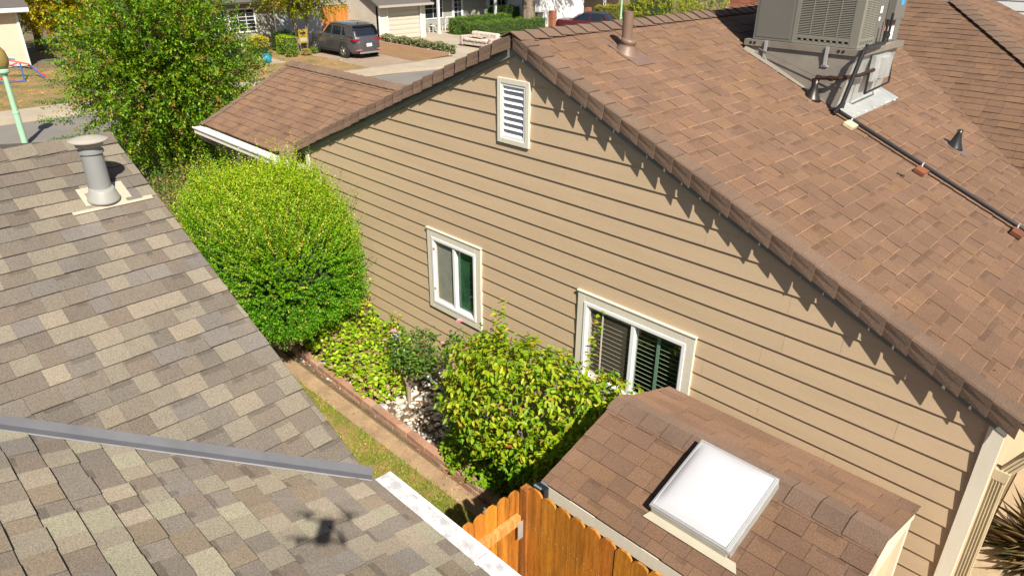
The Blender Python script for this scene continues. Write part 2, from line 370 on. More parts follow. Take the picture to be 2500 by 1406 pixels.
def window(x0, x1, z0, z1, blinds, label):
    b = MB(); frame_rect(b, x0, x1, z0, z1, .09, -.036, -.002)
    b.box((x0-.012, -.045, z1+.001), (x1+.012, -.002, z1+.018))
    W = build('window', b, m_trim, H, bev=.003); W['label'] = label
    a0, a1, c0, c1 = x0+.09, x1-.09, z0+.09, z1-.09
    b = MB(); frame_rect(b, a0, a1, c0, c1, .035, -.044, .05); frame_rect(b, a0+.035, a1-.035, c0+.035, c1-.035, .016, -.030, .05)
    build('frame', b, m_white, W, bev=.002)
    mid = (a0+a1)/2+.01
    b = MB(); b.box((mid-.02, -.034, c0+.051), (mid+.02, .04, c1-.051)); build('meeting_rail', b, m_white, W)
    b = MB(); b.poly([(a0+.05, -.004, c0+.05), (mid-.02, -.004, c0+.05), (mid-.02, -.004, c1-.05), (a0+.05, -.004, c1-.05)]); build('screen', b, m_screen if not blinds else m_screen2, W)
    b = MB(); frame_rect(b, a0+.051, mid-.02, c0+.051, c1-.051, .018, -.016, -.008); build('screen_frame', b, mat('beige_screen_frame', (.55,.50,.40), .5), W)
    b = MB(); b.poly([(mid+.02, .012, c0+.05), (a1-.05, .012, c0+.05), (a1-.05, .012, c1-.05), (mid+.02, .012, c1-.05)]); build('pane', b, m_pane, W)
    b = MB(); b.box((mid-.02, .03, c0+.03), (mid-.016+.05*(1 if blinds else 0), .034, c1-.03)) if blinds else None
    b = MB()
    if blinds:
        n = 16
        for i in range(n):
            z = c0+.06+i*(c1-c0-.12)/(n-1); b.obox(((a0+a1)/2, .036, z), ((a1-a0)/2-.055, 0, 0), (0, .0045, -.0012), (0, .0002, .0009))
        build('blind', b, m_blind, W)
        b = MB(); b.box((mid+.26, .017, c0+.05), (mid+.295, .022, c1-.05)); build('sash_stile', b, mat('pale_green_stile', (.30,.42,.36), .5), W)
        b = MB(); b.box((a0+.22, -.014, c0+.05), (a0+.235, -.007, c1-.05)); build('screen_bar', b, mat('beige_screen_frame', (.55,.50,.40), .5), W)
    else:
        b.box((a0+.05, .022, c0+.05), (a1-.05, .026, c1-.05)); build('reflection_panel', b, m_reflection, W)  # added panel behind the pane carrying the painted green reflection
        b = MB()
        for zz in (c0+.2, c1-.16): b = MB(); b.box((a0+.04, -.05, zz), (a0+.056, -.03, zz+.025)); build('latch', b, m_galv, W)
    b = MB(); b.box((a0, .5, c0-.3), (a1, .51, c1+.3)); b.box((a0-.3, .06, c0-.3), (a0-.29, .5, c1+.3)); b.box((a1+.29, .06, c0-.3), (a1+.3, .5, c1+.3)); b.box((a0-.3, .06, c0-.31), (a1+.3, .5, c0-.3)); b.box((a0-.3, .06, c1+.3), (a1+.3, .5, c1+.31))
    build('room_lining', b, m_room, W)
m_screen2 = bpy.data.materials.new('see_through_screen'); m_screen2.use_nodes = True
_t = m_screen2.node_tree; _d = _t.nodes.new('ShaderNodeBsdfDiffuse'); _d.inputs[0].default_value = (.16,.14,.10,1); _p = _t.nodes.new('ShaderNodeBsdfTransparent'); _m = _t.nodes.new('ShaderNodeMixShader'); _m.inputs[0].default_value = .38
_t.links.new(_p.outputs[0], _m.inputs[1]); _t.links.new(_d.outputs[0], _m.inputs[2]); _t.links.new(_m.outputs[0], _t.nodes['Material Output'].inputs[0])
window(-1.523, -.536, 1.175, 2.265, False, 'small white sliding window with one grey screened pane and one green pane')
window(.95, 2.335, 1.20, 2.265, True, 'wide white sliding window with horizontal blinds behind the glass')
# main right slope shingles (descends +x) with the valley x+y=8.2
L1 = math.sqrt(1+SM*SM); rg = random.Random(3)
b = MB()
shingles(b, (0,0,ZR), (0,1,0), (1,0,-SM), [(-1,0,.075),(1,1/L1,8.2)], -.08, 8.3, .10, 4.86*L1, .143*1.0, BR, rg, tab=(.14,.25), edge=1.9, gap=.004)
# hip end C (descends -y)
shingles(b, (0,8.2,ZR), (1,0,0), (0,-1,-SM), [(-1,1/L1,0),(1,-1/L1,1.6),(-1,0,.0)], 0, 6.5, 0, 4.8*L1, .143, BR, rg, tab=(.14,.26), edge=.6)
# far slope D (descends +x) beyond the hip
ZD = 4.70+SM*1.55
shingles(b, (0,0,ZD), (0,1,0), (1,0,-SM), [(-1,-1/L1,-9.82),(1,0,9.87)], 3.6, 12.2, .55*L1, 6.0*L1, .143, BR, rg, tab=(.14,.26), edge=1.3)
roof = build('roof', b, m_brown, H)
b = MB()                                     # roof deck under the shingles, and the slopes nobody sees
b.poly([(0,-.075,ZR-.012),(4.85,-.075,zs(4.85)-.012),(4.85,3.42,zs(4.85)-.012),(0,8.2,ZR-.012)], .03, (SM,0,1))
b.poly([(0,-.075,ZR-.006),(0,12,ZR-.006),(-4.72,12,zs(4.72)-.006),(-4.72,-.075,zs(4.72)-.006)], .035, (-SM,0,1))
b.poly([(0,8.2,ZR-.01),(4.78,3.42,zs(4.78)-.01),(6.4,3.42,zs(4.78)-.01),(1.6,8.2,ZR-.01)], .03, (0,-SM,1))
b.poly([(1.6,8.2,ZD-SM*1.6-.01),(6.2,3.6,ZD-SM*6.2-.01),(6.2,9.86,ZD-SM*6.2-.01),(.2,9.86,ZD-SM*.2-.01),(.2,8.2,ZD-SM*.2-.01)], .03, (SM,0,1))
build('roof_deck', b, mat('roof_underlay', (.12,.075,.055), .95), H)
b = MB()                                     # ridge caps
y = -.10
while y < 11:
    l = .2; zj = R.uniform(0, .006)
    folded_cap(b, (0,y+.26,ZR+.012+zj), (0,y,ZR+.012+zj), (1,0,-SM), .15, (-1,0,-SM), .15, R.choice(CAPC), .0, .020, .005)
    y += l
build('ridge_cap', b, m_brown, H)
b = MB()                                     # hip caps
q0 = Vector((1.58,8.22,ZR+.02)); q1 = Vector((6.2,3.6,ZR+.02-SM*4.62)); n = 36
for i in range(n):
    p = q0.lerp(q1, i/n); q = q0.lerp(q1, (i+1.25)/n)
    folded_cap(b, p, q, Vector((-1,-1,0)).normalized()*.97+Vector((0,0,-.12)), .13, Vector((1,1,0)).normalized()*.97+Vector((0,0,-.12)), .13, R.choice(CAPC), 0, .016, .005)
build('hip_cap', b, m_brown, H)
for s in (1, -1):                            # folded shingles down both rakes
    b = MB(); n = 25; dx = .189
    for i in range(n):
        x0 = s*(.02+i*dx); x1 = s*(.02+(i+1.16)*dx); j = R.uniform(-.006, .006)
        fl = R.uniform(.012, .024)
        p = Vector((x0, -.080+j*.3, zs(x0)+.006)); q = Vector((x1, -.084-fl*.8, zs(x1)+.010+fl*.25))
        col = R.choice(CAPC)
        ea = Vector((0,1,0)); eb = Vector((-s*.02, .02+R.uniform(-.05,.05), -1)).normalized()
        dr = .128+R.uniform(-.006,.008)
        dn = Vector((s*SM, 0, 1)).normalized()
        def ring(c, lift, outw):
            a0_ = c+ea*.17+dn*(lift+.001); a1_ = c+ea*.012+dn*(lift+.003); a2_ = c+Vector((0,-.006,0))+dn*(lift-.006); 
            a3_ = c+eb*dr*.5+Vector((0,-outw*.5,0)); a4_ = c+eb*dr+Vector((0,-outw,0))
            th = .005
            return [a0_, a1_, a2_, a3_, a4_, a4_+Vector((0,th,0)), a3_+Vector((0,th,0)), a2_+Vector((0,th,-th)), a0_-dn*.004]
        A = ring(p, .002, .002); B = ring(q, .010, .022); m_ = 9
        b.add(A+B, [(t, (t+1) % m_, (t+1) % m_+m_, t+m_) for t in range(m_)]+[tuple(range(m_-1,-1,-1)), tuple(range(m_,2*m_))], col)
    build('rake_cap', b, m_brown, H)
# wing roof on the street side
b = MB(); SW = .454; LW = math.sqrt(1+SW*SW); WX0 = -7.37
hpv = (1, 0, 0)
# surface z = 3.454 - SW*(1.6-y); valley with main left slope: x = (z-4.68)/SM
def wz(y): return 3.454-SW*(1.6-y)
# half plane in (u=x, v along slope): x <= (3.454-SW*v/LW-4.68)/SM -> x + SW/(LW*SM) v <= -1.226/SM
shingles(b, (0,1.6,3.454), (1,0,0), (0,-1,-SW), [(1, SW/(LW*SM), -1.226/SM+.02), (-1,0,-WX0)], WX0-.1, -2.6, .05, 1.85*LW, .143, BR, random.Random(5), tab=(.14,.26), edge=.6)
build('wing_roof', b, m_brown, H)
b = MB()
b.poly([(WX0,1.6,3.444),(-2.9,1.6,3.444),(-4.9,-.24,wz(-.24)-.01),(WX0,-.24,wz(-.24)-.01)], .03, (0,-SW,1))
b.poly([(WX0,1.6,3.444),(-2.0,1.6,3.444),(-2.0,4,2.4),(WX0,4,2.4)], .03, (0,SW,1))
build('wing_roof_deck', b, mat('roof_underlay', (.12,.075,.055), .95), H)
b = MB(); x = WX0
while x < -2.8:
    folded_cap(b, (x+.26,1.6,3.47), (x,1.6,3.47+R.uniform(0,.004)), (0,-1,-SW), .15, (0,1,-SW), .15, R.choice(CAPC), 0, .02, .005); x += .2
build('wing_ridge_cap', b, m_brown, H)
b = MB(); i = 0; y = 1.55
while y > -.2:
    folded_cap(b, (WX0-.02,y,wz(y)+.008), (WX0-.03,y-.24,wz(y-.24)+.014), (1,0,0), .14, (0,0,-1), .08, R.choice(CAPC), 0, .008, .004); y -= .2
build('wing_rake_cap', b, m_brown, H)
b = MB(); b.box((-7.40,-.40,2.47), (-4.62,-.27,2.575)); b.box((-7.42,-.42,2.555), (-4.60,-.40,2.585))
g = build('wing_gutter', b, m_gut, H, bev=.006)
b = MB(); b.box((-7.35,-.25,2.43), (-4.5,-.23,2.56)); build('wing_fascia', b, m_gut, H)
b = MB(); b.tube([(-7.36,-.33,2.50),(-7.34,-.30,2.38),(-7.26,.13,2.08),(-7.25,.17,1.95),(-7.25,.17,0)], .045, 4)
build('downspout', b, mat('beige_downspout', (.52,.44,.34), .5), H)
b = MB(); b.box((-7.2,.22,0), (-4.3,.25,2.45), (.33,.26,.18)); b.box((-7.2,.25,0),(-7.18,3,2.5),(.33,.26,.18)); b.poly([(-7.19,.25,2.45),(-7.19,3,2.45),(-7.19,1.6,3.3)],None,None,(.33,.26,.18))
build('wing_wall', b, m_siding, H)
b = MB(); b.box((-7.23,.19,0), (-7.10,.219,2.44)); build('corner_board', b, m_trim, H)
b = MB(); b.box((-7.3,-.22,2.40), (-4.4,.22,2.425)); build('soffit', b, mat('soffit_paint', (.45,.42,.36), .7), H)
# eave return of the main roof at the left corner
b = MB(); b.lathe([(.001,0),(.10,.01),(.13,.14),(.12,.30),(.02,.33)], (-4.62,-.16,2.42), (0,0,1), 10, (.17,.11,.08)); 
build('eave_return', b, m_brown, H, smooth=True)
# right gutter and downspout
b = MB(); b.box((4.865,-.06,2.46), (4.97,9,2.575)); build('gutter', b, m_gut, H, bev=.005)
m_ds = mat('tan_downspout_paint', (.46,.38,.25), .45, var=.08, vs=5)
b = MB(); 
def ds(mb, p, q):
    mb.beam(p, q, .075, .055, (0,1,0)); d = Vector(q)-Vector(p)
    for k in (-.022, 0, .022): mb.beam(Vector(p)+Vector((k*.3,-.029,0)), Vector(q)+Vector((k*.3,-.029,0)), .008, .006, (0,1,0))
b.beam((4.775,.09,-.02), (4.765,.09,2.12), .09, .065, (0,1,0))
for k in (-.028, -.009, .01, .03): b.beam((4.775+k,.054,-.02), (4.765+k,.054,2.12), .008, .008, (0,1,0))
b.beam((4.765,.09,2.12), (4.91,.10,2.42), .075, .06, (0,1,0)); b.beam((4.765,.085,2.08), (4.768,.085,2.17), .098, .075, (0,1,0)); b.beam((4.91,.10,2.40), (4.915,.10,2.48), .075, .06, (0,1,0))
for k in (-.024, 0, .024): b.beam((4.765+k*.9,.056,2.14-k*.3), (4.91+k*.9,.066,2.42-k*.3), .007, .008, (0,1,0))
build('downspout', b, m_ds, H, bev=.004)
# brown plumbing vent near the ridge
m_bpipe = mat('brown_painted_pipe', (.16,.10,.072), .5, var=.06, vs=10)
b = MB(); b.lathe([(.055,0),(.055,.40),(.047,.40),(.047,.30)], (.50,1.10,4.46), (0,0,1), 18)
P_ = build('vent_pipe', b, m_bpipe, H, smooth=False)
b = MB(); b.lathe([(.15,-.02),(.13,.0),(.085,.08),(.075,.10),(.085,.11),(.08,.145),(.06,.15)], (.50,1.10,4.455), (.2,0,1), 20); build('collar', b, m_bpipe, P_, smooth=True)
b = MB(); b.poly([(.36,.97,zs(.36)+.011),(.76,.97,zs(.76)+.011),(.76,1.27,zs(.76)+.011),(.36,1.27,zs(.36)+.011)], .003, (SM,0,1)); build('flashing', b, mat('brown_flashing', (.155,.10,.08), .5, var=.1, vs=8, fine=.2, fs=90), P_)
# small black vent on the roof
def small_vent(x, y, h, label):
    z = zs(x); b = MB(); b.lathe([(.10,-.02),(.085,.01),(.055,.07),(.03,h*.8),(.03,h),(.022,h)], (x,y,z), (.1,0,1), 16)
    return build('plumbing_vent', b, m_blackpipe2, H, smooth=True)
m_blackpipe2 = mat('black_vent_boot', (.03,.03,.033), .3, metal=.3)
small_vent(3.02,4.09,.20,'')
b = MB(); b.poly([(2.92,3.97,zs(2.92)+.011),(3.2,3.97,zs(3.2)+.011),(3.2,4.22,zs(3.2)+.011),(2.92,4.22,zs(2.92)+.011)], .003, (SM,0,1)); build('flashing', b, mat('brown_flashing', (.155,.10,.08), .5), H)
# chimney behind the roof
b = MB()
m_brick = mat('chimney_brick', (1,1,1), .9, attr=True, fine=.15, fs=40, bump=.3, bs=60)
for row in range(22):
    for (xa, xb, yy, axis) in ((-1.97,-1.2,7.6,'x'), (7.6,8.4,-1.2,'y')):
        u = xa+(.10 if row % 2 else 0)-.1; z = 3.2+row*.068
        while u < xb:
            u0_, u1_ = max(u, xa), min(u+.19, xb)
            if u1_-u0_ > .02:
                k = R.uniform(.8, 1.2); cc = (.30*k,.105*k,.055*k)
                if axis == 'x': b.box((u0_,yy-.004,z), (u1_,yy+.02,z+.058), cc)
                else: b.box((yy-.02,u0_,z), (yy+.004,u1_,z+.058), cc)
            u += .20
ch = build('chimney', b, m_brick, H)
b = MB(); b.box((-1.965,7.601,3.0), (-1.205,8.4,4.69)); build('mortar', b, mat('mortar', (.42,.36,.30), .95), ch)

# ------------------------------------------------------------------ rooftop air conditioner
AC = thing('rooftop_air_conditioner', 'grey louvred air conditioning unit on a sheet metal curb on the brown roof', 'air conditioner', (1.4,3.7,4.1))
m_acp = mat('grey_cabinet_paint', (.135,.13,.118), .5, var=.03, vs=3, spec=.4)
m_aclou = mat('cabinet_louvre', (.19,.182,.155), .5)
bx0, bx1, by0, by1, bz0, bz1 = .85, 2.06, 3.13, 4.33, 4.465, 5.55
b = MB(); b.box((bx0+.02,by0+.02,bz0), (bx1-.02,by1-.02,bz1-.01)); build('core', b, mat('coil_dark', (.012,.011,.010), .7, fine=.4, fs=120), AC)
b = MB()
b.box((bx0,by0,bz0), (bx0+.47,by0+.018,bz1)); b.box((bx0+.03,by0-.004,bz0+.03), (bx0+.45,by0,bz1-.03))
build('cabinet_panel', b, m_acp, AC, bev=.003)
def louvre(mb, p0, du, dz, nrow, ncol, L, Hh, post):
    p0 = Vector(p0); du = Vector(du); nrm = du.cross(Vector((0,0,1)))
    for c in range(ncol+1):
        u = c*L/ncol; mb.obox(p0+du*u+Vector((0,0,Hh/2)), du*post/2, nrm*.005, (0,0,Hh/2))
    for r in range(nrow):
        z = (r+.5)*Hh/nrow; mb.obox(p0+du*(L/2)+Vector((0,0,z)), du*(L/2), nrm*.004+Vector((0,0,-.003)), nrm*.001+Vector((0,0,.0028)))
b = MB(); louvre(b, (bx0+.52,by0+.004,bz0+.10), (1,0,0), 0, 54, 4, .60, .95, .012)
b.box((bx0+.475,by0-.002,bz0), (bx0+.515,by0+.018,bz1)); b.box((bx1-.085,by0-.002,bz0), (bx1,by0+.018,bz1)); b.box((bx0+.515,by0,bz0), (bx1-.085,by0+.016,bz0+.035)); b.box((bx0+.515,by0,bz0+.06), (bx1-.085,by0+.016,bz0+.098))
for i in range(10): b.box((bx0+.515+i*.066,by0,bz0+.03), (bx0+.538+i*.066,by0+.016,bz0+.062))
louvre(b, (bx1-.004,by0+.07,bz0+.10), (0,1,0), 0, 54, 3, .36, .95, .012)
b.box((bx1-.018,by0+.001,bz0), (bx1+.001,by0+.068,bz1)); b.box((bx1-.016,by0+.068,bz0), (bx1+.001,by0+.45,bz0+.035)); b.box((bx1-.016,by0+.068,bz0+.06), (bx1+.001,by0+.45,bz0+.098))
for i in range(7): b.box((bx1-.016,by0+.06+i*.06,bz0+.03), (bx1+.001,by0+.085+i*.06,bz0+.062))
build('louvre', b, m_aclou, AC)
b = MB(); b.box((bx1-.018,by0+.452,bz0), (bx1+.002,by1,bz1)); b.box((bx0,by1-.02,bz0),(bx1-.02,by1,bz1)); b.box((bx0-.001,by0+.02,bz0),(bx0+.018,by1-.02,bz1)); b.box((bx0-.01,by0-.01,bz1),(bx1+.01,by1+.01,bz1+.03))
build('side_panel', b, m_acp, AC, bev=.003)
b = MB(); fz0, fz1 = 4.395, 4.462
b.box((.775,3.075,fz0), (2.135,3.10,fz1)); b.box((2.11,3.10,fz0), (2.135,4.39,fz1)); b.box((.775,3.10,fz0), (.80,4.39,fz1)); b.box((.80,4.365,fz0), (2.11,4.39,fz1)); b.box((.80,3.10,fz1-.01),(2.11,4.36,fz1-.002))
fr = build('base_frame', b, m_galvreflect, AC)
b = MB()
for x in (.86,.91,1.90,1.95): b = MB(); b.lathe([(.016,0),(.016,.004)], (x,3.0745,4.43), (0,-1,0), 12); build('hole', b, m_dark, fr)
for x in (1.06,1.78):
    b = MB(); b.box((x-.018,3.055,4.27), (x+.018,3.066,4.47)); b.box((x-.035,3.06,4.255),(x+.035,3.085,4.27)); build('strap', b, m_galv, AC)
# curb: tapered skirt from the level frame down to the roof
b = MB(); lift = .012
def cz(x): return zs(x)+lift
P = [(.80,3.105,4.394),(2.09,3.105,4.394),(2.09,4.36,4.394),(.80,4.36,4.394)]
Q = [(.80,3.02,cz(.80)),(2.02,3.00,cz(2.02)),(1.96,4.43,cz(1.96)),(.80,4.42,cz(.80))]
b.add(P+Q, [(0,1,5,4),(2,3,7,6),(3,0,4,7)])
b.beam((.98,3.055,4.375), (2.035,3.01,4.06), .012, .008, (0,-1,0))
build('curb_skirt', b, m_galvreflect, AC)
b = MB(); b.poly([P[1],P[2],Q[2],Q[1]]); build('end_skirt', b, m_galv, AC)  # sunlit face of the same curb, its brightness set by a lighter metal
b = MB()
b.box((2.096,3.55,4.08), (2.15,4.0,4.36)); b.box((2.151,3.72,4.10),(2.19,3.96,4.33)); build('duct_box', b, m_galv, AC, bev=.004)
b = MB(); b.poly([(1.96,3.02,cz(1.96)+.004),(2.22,3.02,cz(2.22)+.004),(2.18,4.55,cz(2.18)+.004),(1.92,4.55,cz(1.92)+.004)], .003, (SM,0,1)); build('apron_flashing', b, m_galv, AC)
for i in range(7):
    y_ = 3.1+i*.21+R.uniform(-.06,.06); l_ = R.uniform(.015,.035)*(2 if i == 5 else 1); b = MB(); b.obox((2.185+R.uniform(-.012,.008),y_,cz(2.19)+.010), (.010,0,-.004), (0,l_,0), (0,0,.003))
    build('sealant_patch', b, mat('white_sealant', (.42,.41,.37), .6), AC)
b = MB(); b.box((2.063,3.80,4.72), (2.15,4.12,5.15)); dbx = build('disconnect_box', b, m_acp, AC, bev=.006)
b = MB(); b.box((2.151,3.93,4.87),(2.154,4.02,4.93)); build('sticker', b, mat('blue_sticker', (.05,.30,.62), .5), dbx)
b = MB(); b.box((2.063,3.86,4.49), (2.066,4.14,4.66)); lb = build('warning_label', b, mat('white_label', (.75,.75,.78), .5), AC)
b = MB(); b.box((2.0665,3.86,4.645), (2.068,4.14,4.66)); b.box((2.0665,3.83,4.61), (2.068,3.86,4.66)); build('orange_band', b, mat('orange_print', (.75,.13,.03), .5), lb)
b = MB()
for i in range(7): b.box((2.0665,3.90,4.625-i*.018), (2.0675,4.10-.03*(i % 3),4.629-i*.018))
build('print_line', b, mat('grey_print', (.25,.25,.3), .6), lb)
b = MB(); b.box((2.062,3.60,4.72),(2.064,3.64,4.76)); build('small_label', b, mat('white_label', (.75,.75,.78), .5), AC)
b = MB(); b.box((2.062,3.60,4.80), (2.064,3.66,4.87)); build('small_label', b, mat('white_label', (.75,.75,.78), .5), AC)
# black gas line
GP = thing('gas_pipe', 'long black gas pipe running from the air conditioner down across the brown roof', 'pipe', (2.15,2.9,3.8))
b = MB(); yb = 2.87
pts = [(2.16,3.62,4.62),(2.17,3.60,4.50),(2.2,3.05,4.50),(2.19,2.99,4.475),(2.14,2.84,3.94),(2.10,2.80,3.86),(2.10,2.84,3.85)]
b.tube(pts, .024, 8); b.tube([(2.16,3.62,4.62),(2.16,3.62,4.74)], .014, 8); b.tube([(2.16,3.72,4.50),(2.16,3.72,4.80)], .014, 8); b.tube([(2.16,3.60,4.57),(2.16,3.74,4.57)], .018, 8)
for p in ((2.2,3.05,4.50),(2.14,2.84,3.92),(2.17,3.60,4.52)): b.lathe([(.027,-.03),(.027,.03)], p, (0,.3,1), 10)
build('riser', b, m_blackpipe, GP, smooth=False)
b = MB(); b.tube([(2.02,2.86,zs(2.02)+.035),(2.08,yb,zs(2.08)+.06),(4.9,yb,zs(4.9)+.06)], .021, 10); build('pipe_run', b, m_blackpipe, GP)
for i, (x, c, lab) in enumerate(((2.28,(.62,.50,.30),'pale new wood block under the gas pipe nearest the air conditioner'), (3.07,(.19,.06,.025),'red brown wood block under the middle of the gas pipe'), (4.03,(.13,.045,.02),'dark brown wood block under the gas pipe at the right edge of the photo'))):
    b = MB(); t = Vector((1,0,-SM)).normalized(); nn = Vector((SM,0,1)).normalized(); c0 = Vector((x,yb-.07,zs(x)))+nn*.03
    b.obox(c0, t*.055, (0,.10,0), nn*.02)
    W = build('wood_block', b, mat('wood_block_%d' % i, c, .8, var=.2, vs=20, stretch=(1,4,1)), bev=.003); tag(W, lab, 'wood block', 'wood blocks under the gas pipe')
    b = MB(); b.tube([Vector((x-.01,yb-.03,zs(x)+.05))+nn*.0, Vector((x-.01,yb-.02,zs(x)+.08)), Vector((x-.01,yb+.02,zs(x)+.085)), Vector((x-.01,yb+.03,zs(x)+.04))], .008, 6)
    build('strap', b, m_galv, GP)
CP = thing('condensate_pipe', 'bent dark drain pipe entering a cone shaped roof boot beside the air conditioner', 'pipe', (1.75,2.9,3.9))
b = MB(); b.tube([(2.16,3.5,4.22),(2.13,3.2,4.19),(2.0,2.96,4.17),(1.80,2.93,4.155),(1.755,2.93,4.13),(1.75,2.93,3.95)], .022, 8)
for p, d in (((1.757,2.93,4.12),(0,0,1)),((1.79,2.93,4.154),(1,0,0)),((1.93,2.93,4.165),(1,0,0))): b.lathe([(.030,-.022),(.030,.022)], p, d, 10)
build('pipe', b, mat('bronze_pipe', (.05,.028,.02), .3, metal=.4), CP)
b = MB(); b.lathe([(.11,-.03),(.09,.0),(.055,.07),(.032,.13),(.030,.20)], (1.76,2.93,zs(1.76)+.005), (.1,0,1), 18); build('boot', b, mat('dark_metal_boot', (.05,.042,.04), .35, metal=.6), CP, smooth=True)
b = MB(); b.tube([(2.17,3.35,3.98),(2.17,3.35,4.20)], .014, 8); b.tube([(2.17,3.35,3.98),(2.17,4.05,4.02),(2.15,4.12,4.05),(2.13,4.12,4.25)], .012, 8); build('trap_pipe', b, m_blackpipe, CP)
n = 90; X = NR.uniform(.3,4.6,n); Y = NR.uniform(.1,6,n); k = X+Y < 8; litter_pts = (X[k], Y[k])
# small piece of dark debris
b = MB(); b.obox((3.0,2.42,zs(3.0)+.018), (.03,.02,-.012), (-.006,.012,0), (0,0,.006)); tag(build('debris', b, mat('dark_chip', (.04,.035,.02), .8)), 'small dark chip of debris lying on the brown shingles left of the gas pipe', 'debris')

# ------------------------------------------------------------------ neighbour's grey roof
NH = thing('grey_roof_house', 'nearby house seen from above with blended grey shingles, a metal valley and a white gutter', 'house', (2.5,-5,0))
GS = [(0.189,0.160,0.124), (0.166,0.144,0.114), (0.140,0.117,0.095), (0.127,0.102,0.083), (0.125,0.108,0.092), (0.135,0.120,0.109), (0.178,0.155,0.122), (0.121,0.100,0.083), (0.133,0.114,0.098), (0.128,0.109,0.091)]
SA = .4288; LA = math.sqrt(1+SA*SA); SB = .347; LB = math.sqrt(1+SB*SB)
XV, YV, ZE = 2.07, -3.37, 2.55; RX = -1.40; ZRA = ZE+SA*(XV-RX)
kx = 1.23/1.52                              # valley: x = XV + kx*(y-YV)
b = MB(); rg = random.Random(9)
GSB = [tuple(x*.98 for x in c) for c in GS]+[(.19,.175,.13),(.19,.172,.128),(.145,.116,.086)]
# plane A: u=y, v from ridge along +x ; x = RX + v/LA ; keep x <= XV+kx*(y-YV)
shingles(b, (RX,0,ZRA), (0,1,0), (1,0,-SA), [(1,0,YV),(-kx,1/LA,XV-kx*YV-RX+.03)], -9, YV+.1, .0, (XV-RX)*LA, .1435, GS, rg, tab=(.11,.19), butt=.007, lift=.005, band=.76, bandw=.26, edge=.6, gap=.001, alt=True)
# plane B: u=x, v from top (y=-9) toward +y
YT = -9.0; ZT = ZE+SB*(YV-YT)
shingles(b, (0,YT,ZT), (1,0,0), (0,1,-SB), [(-1,kx/LB,-(XV-kx*YV)-kx*YT+.03)], -3, 8, 3.0, (YV+.02-YT)*LB, .1435, GSB, rg, tab=(.11,.19), butt=.011, lift=.005, band=.72, bandw=.30, edge=.5, gap=.001, alt=True)
build('roof', b, m_grey, NH)
b = MB(); d_ = .012
yA = lambda y: XV+kx*(y-YV)
b.poly([(RX,YV-.01,ZRA-d_),(RX,-9,ZRA-d_),(yA(-9),-9,ZE+SA*(XV-yA(-9))-d_),(XV,YV-.01,ZE-d_)], .03, (SA,0,1))
b.poly([(XV,YV-.01,ZE-d_),(yA(-9),-9,ZT-d_),(8,-9,ZT-d_),(8,YV-.01,ZE-d_)], .03, (0,SB,1))
b.poly([(RX,YV-.01,ZRA-d_),(RX,-12,ZRA-d_),(RX-4,-12,ZRA-d_-4*SA),(RX-4,YV-.01,ZRA-d_-4*SA)], .03, (-SA,0,1))
build('roof_deck', b, mat('grey_underlay', (.13,.12,.10), .95), NH)
b = MB(); b.box((-5,-9,0), (2.0,-3.7,2.5)); b.box((2.0,-9,0), (8,-3.75,2.45)); b.poly([(-5,-3.7,2.5),(2,-3.7,2.5),(RX,-3.7,3.95)])
build('wall', b, mat('neighbour_stucco', (.42,.38,.32), .9), NH)
b = MB()
P0 = Vector((XV+.015,YV+.012,ZE+.006)); P1 = Vector((yA(-7.5),-7.5,ZE+SB*(YV+7.5)+.006)); dv = (P0-P1).normalized()
la = Vector((-1,0,SA)).normalized(); lb_ = Vector((0,-1,SB)).normalized()
nA = Vector((SA,0,1)).normalized(); nB = Vector((0,SB,1)).normalized()
ea = (la-dv*la.dot(dv)).normalized(); eb = (lb_-dv*lb_.dot(dv)).normalized()
prof = [ea*.066+nA*.001, ea*.062+nA*.008, (ea+eb)*.001+Vector((0,0,.009)), eb*.054+nB*.008, eb*.058+nB*.001]
b.add([P0+p for p in prof]+[P1+p for p in prof], [(i,i+1,i+6,i+5) for i in range(4)])
build('valley_flashing', b, mat('grey_valley_metal', (.125,.125,.138), .55, metal=.1, var=.1, vs=6, spec=.3), NH)
b = MB(); y = -9.0
while y < YV:
    folded_cap(b, (RX,y,ZRA+.008), (RX,min(y+.26, YV),ZRA+.010), (1,0,-SA), .14, (-1,0,-SA), .14, R.choice(GS[1:5]), 0, .012, .005); y += .2
build('ridge_cap', b, m_grey, NH)
b = MB()
g0, g1, gy0, gy1, gz = 2.13, 7.5, YV+.02, YV+.112, ZE
b.box((g0,gy0,gz-.12), (g1,gy0+.006,gz-.01)); b.box((g0,gy1-.006,gz-.12), (g1,gy1,gz+.0)); b.box((g0,gy0,gz-.125),(g1,gy1,gz-.12)); b.box((g0,gy0,gz-.12),(g0+.004,gy1,gz+.0)); b.box((g0,gy1-.018,gz+.0),(g1,gy1+.004,gz+.012))
gut = build('gutter', b, m_white, NH)
mg = mat('gutter_mesh_guard', (.62,.60,.60), .45, spec=.6, fine=.4, fs=220, col2=(.40,.385,.39), vs=11)
b = MB(); b.poly([(g0,gy0-.018,gz+.018),(g1,gy0-.018,gz+.018),(g1,gy1-.016,gz+.012),(g0,gy1-.016,gz+.012)], .004, (0,0,1)); build('mesh_guard', b, mg, gut)
x = g0+.9
while x < g1: b = MB(); b.box((x,gy0-.03,gz+.021),(x+.02,gy1-.016,gz+.024)); build('joint_strip', b, m_white, gut); x += .95
# drip edge along the rake
b = MB(); b.add([(RX,YV+.002,ZRA-.03),(XV,YV+.002,ZE-.03),(XV,YV+.002,ZE+.004),(RX,YV+.002,ZRA+.004)], [(0,1,2,3)]); build('drip_edge', b, mat('bronze_drip', (.12,.11,.10), .5), NH)
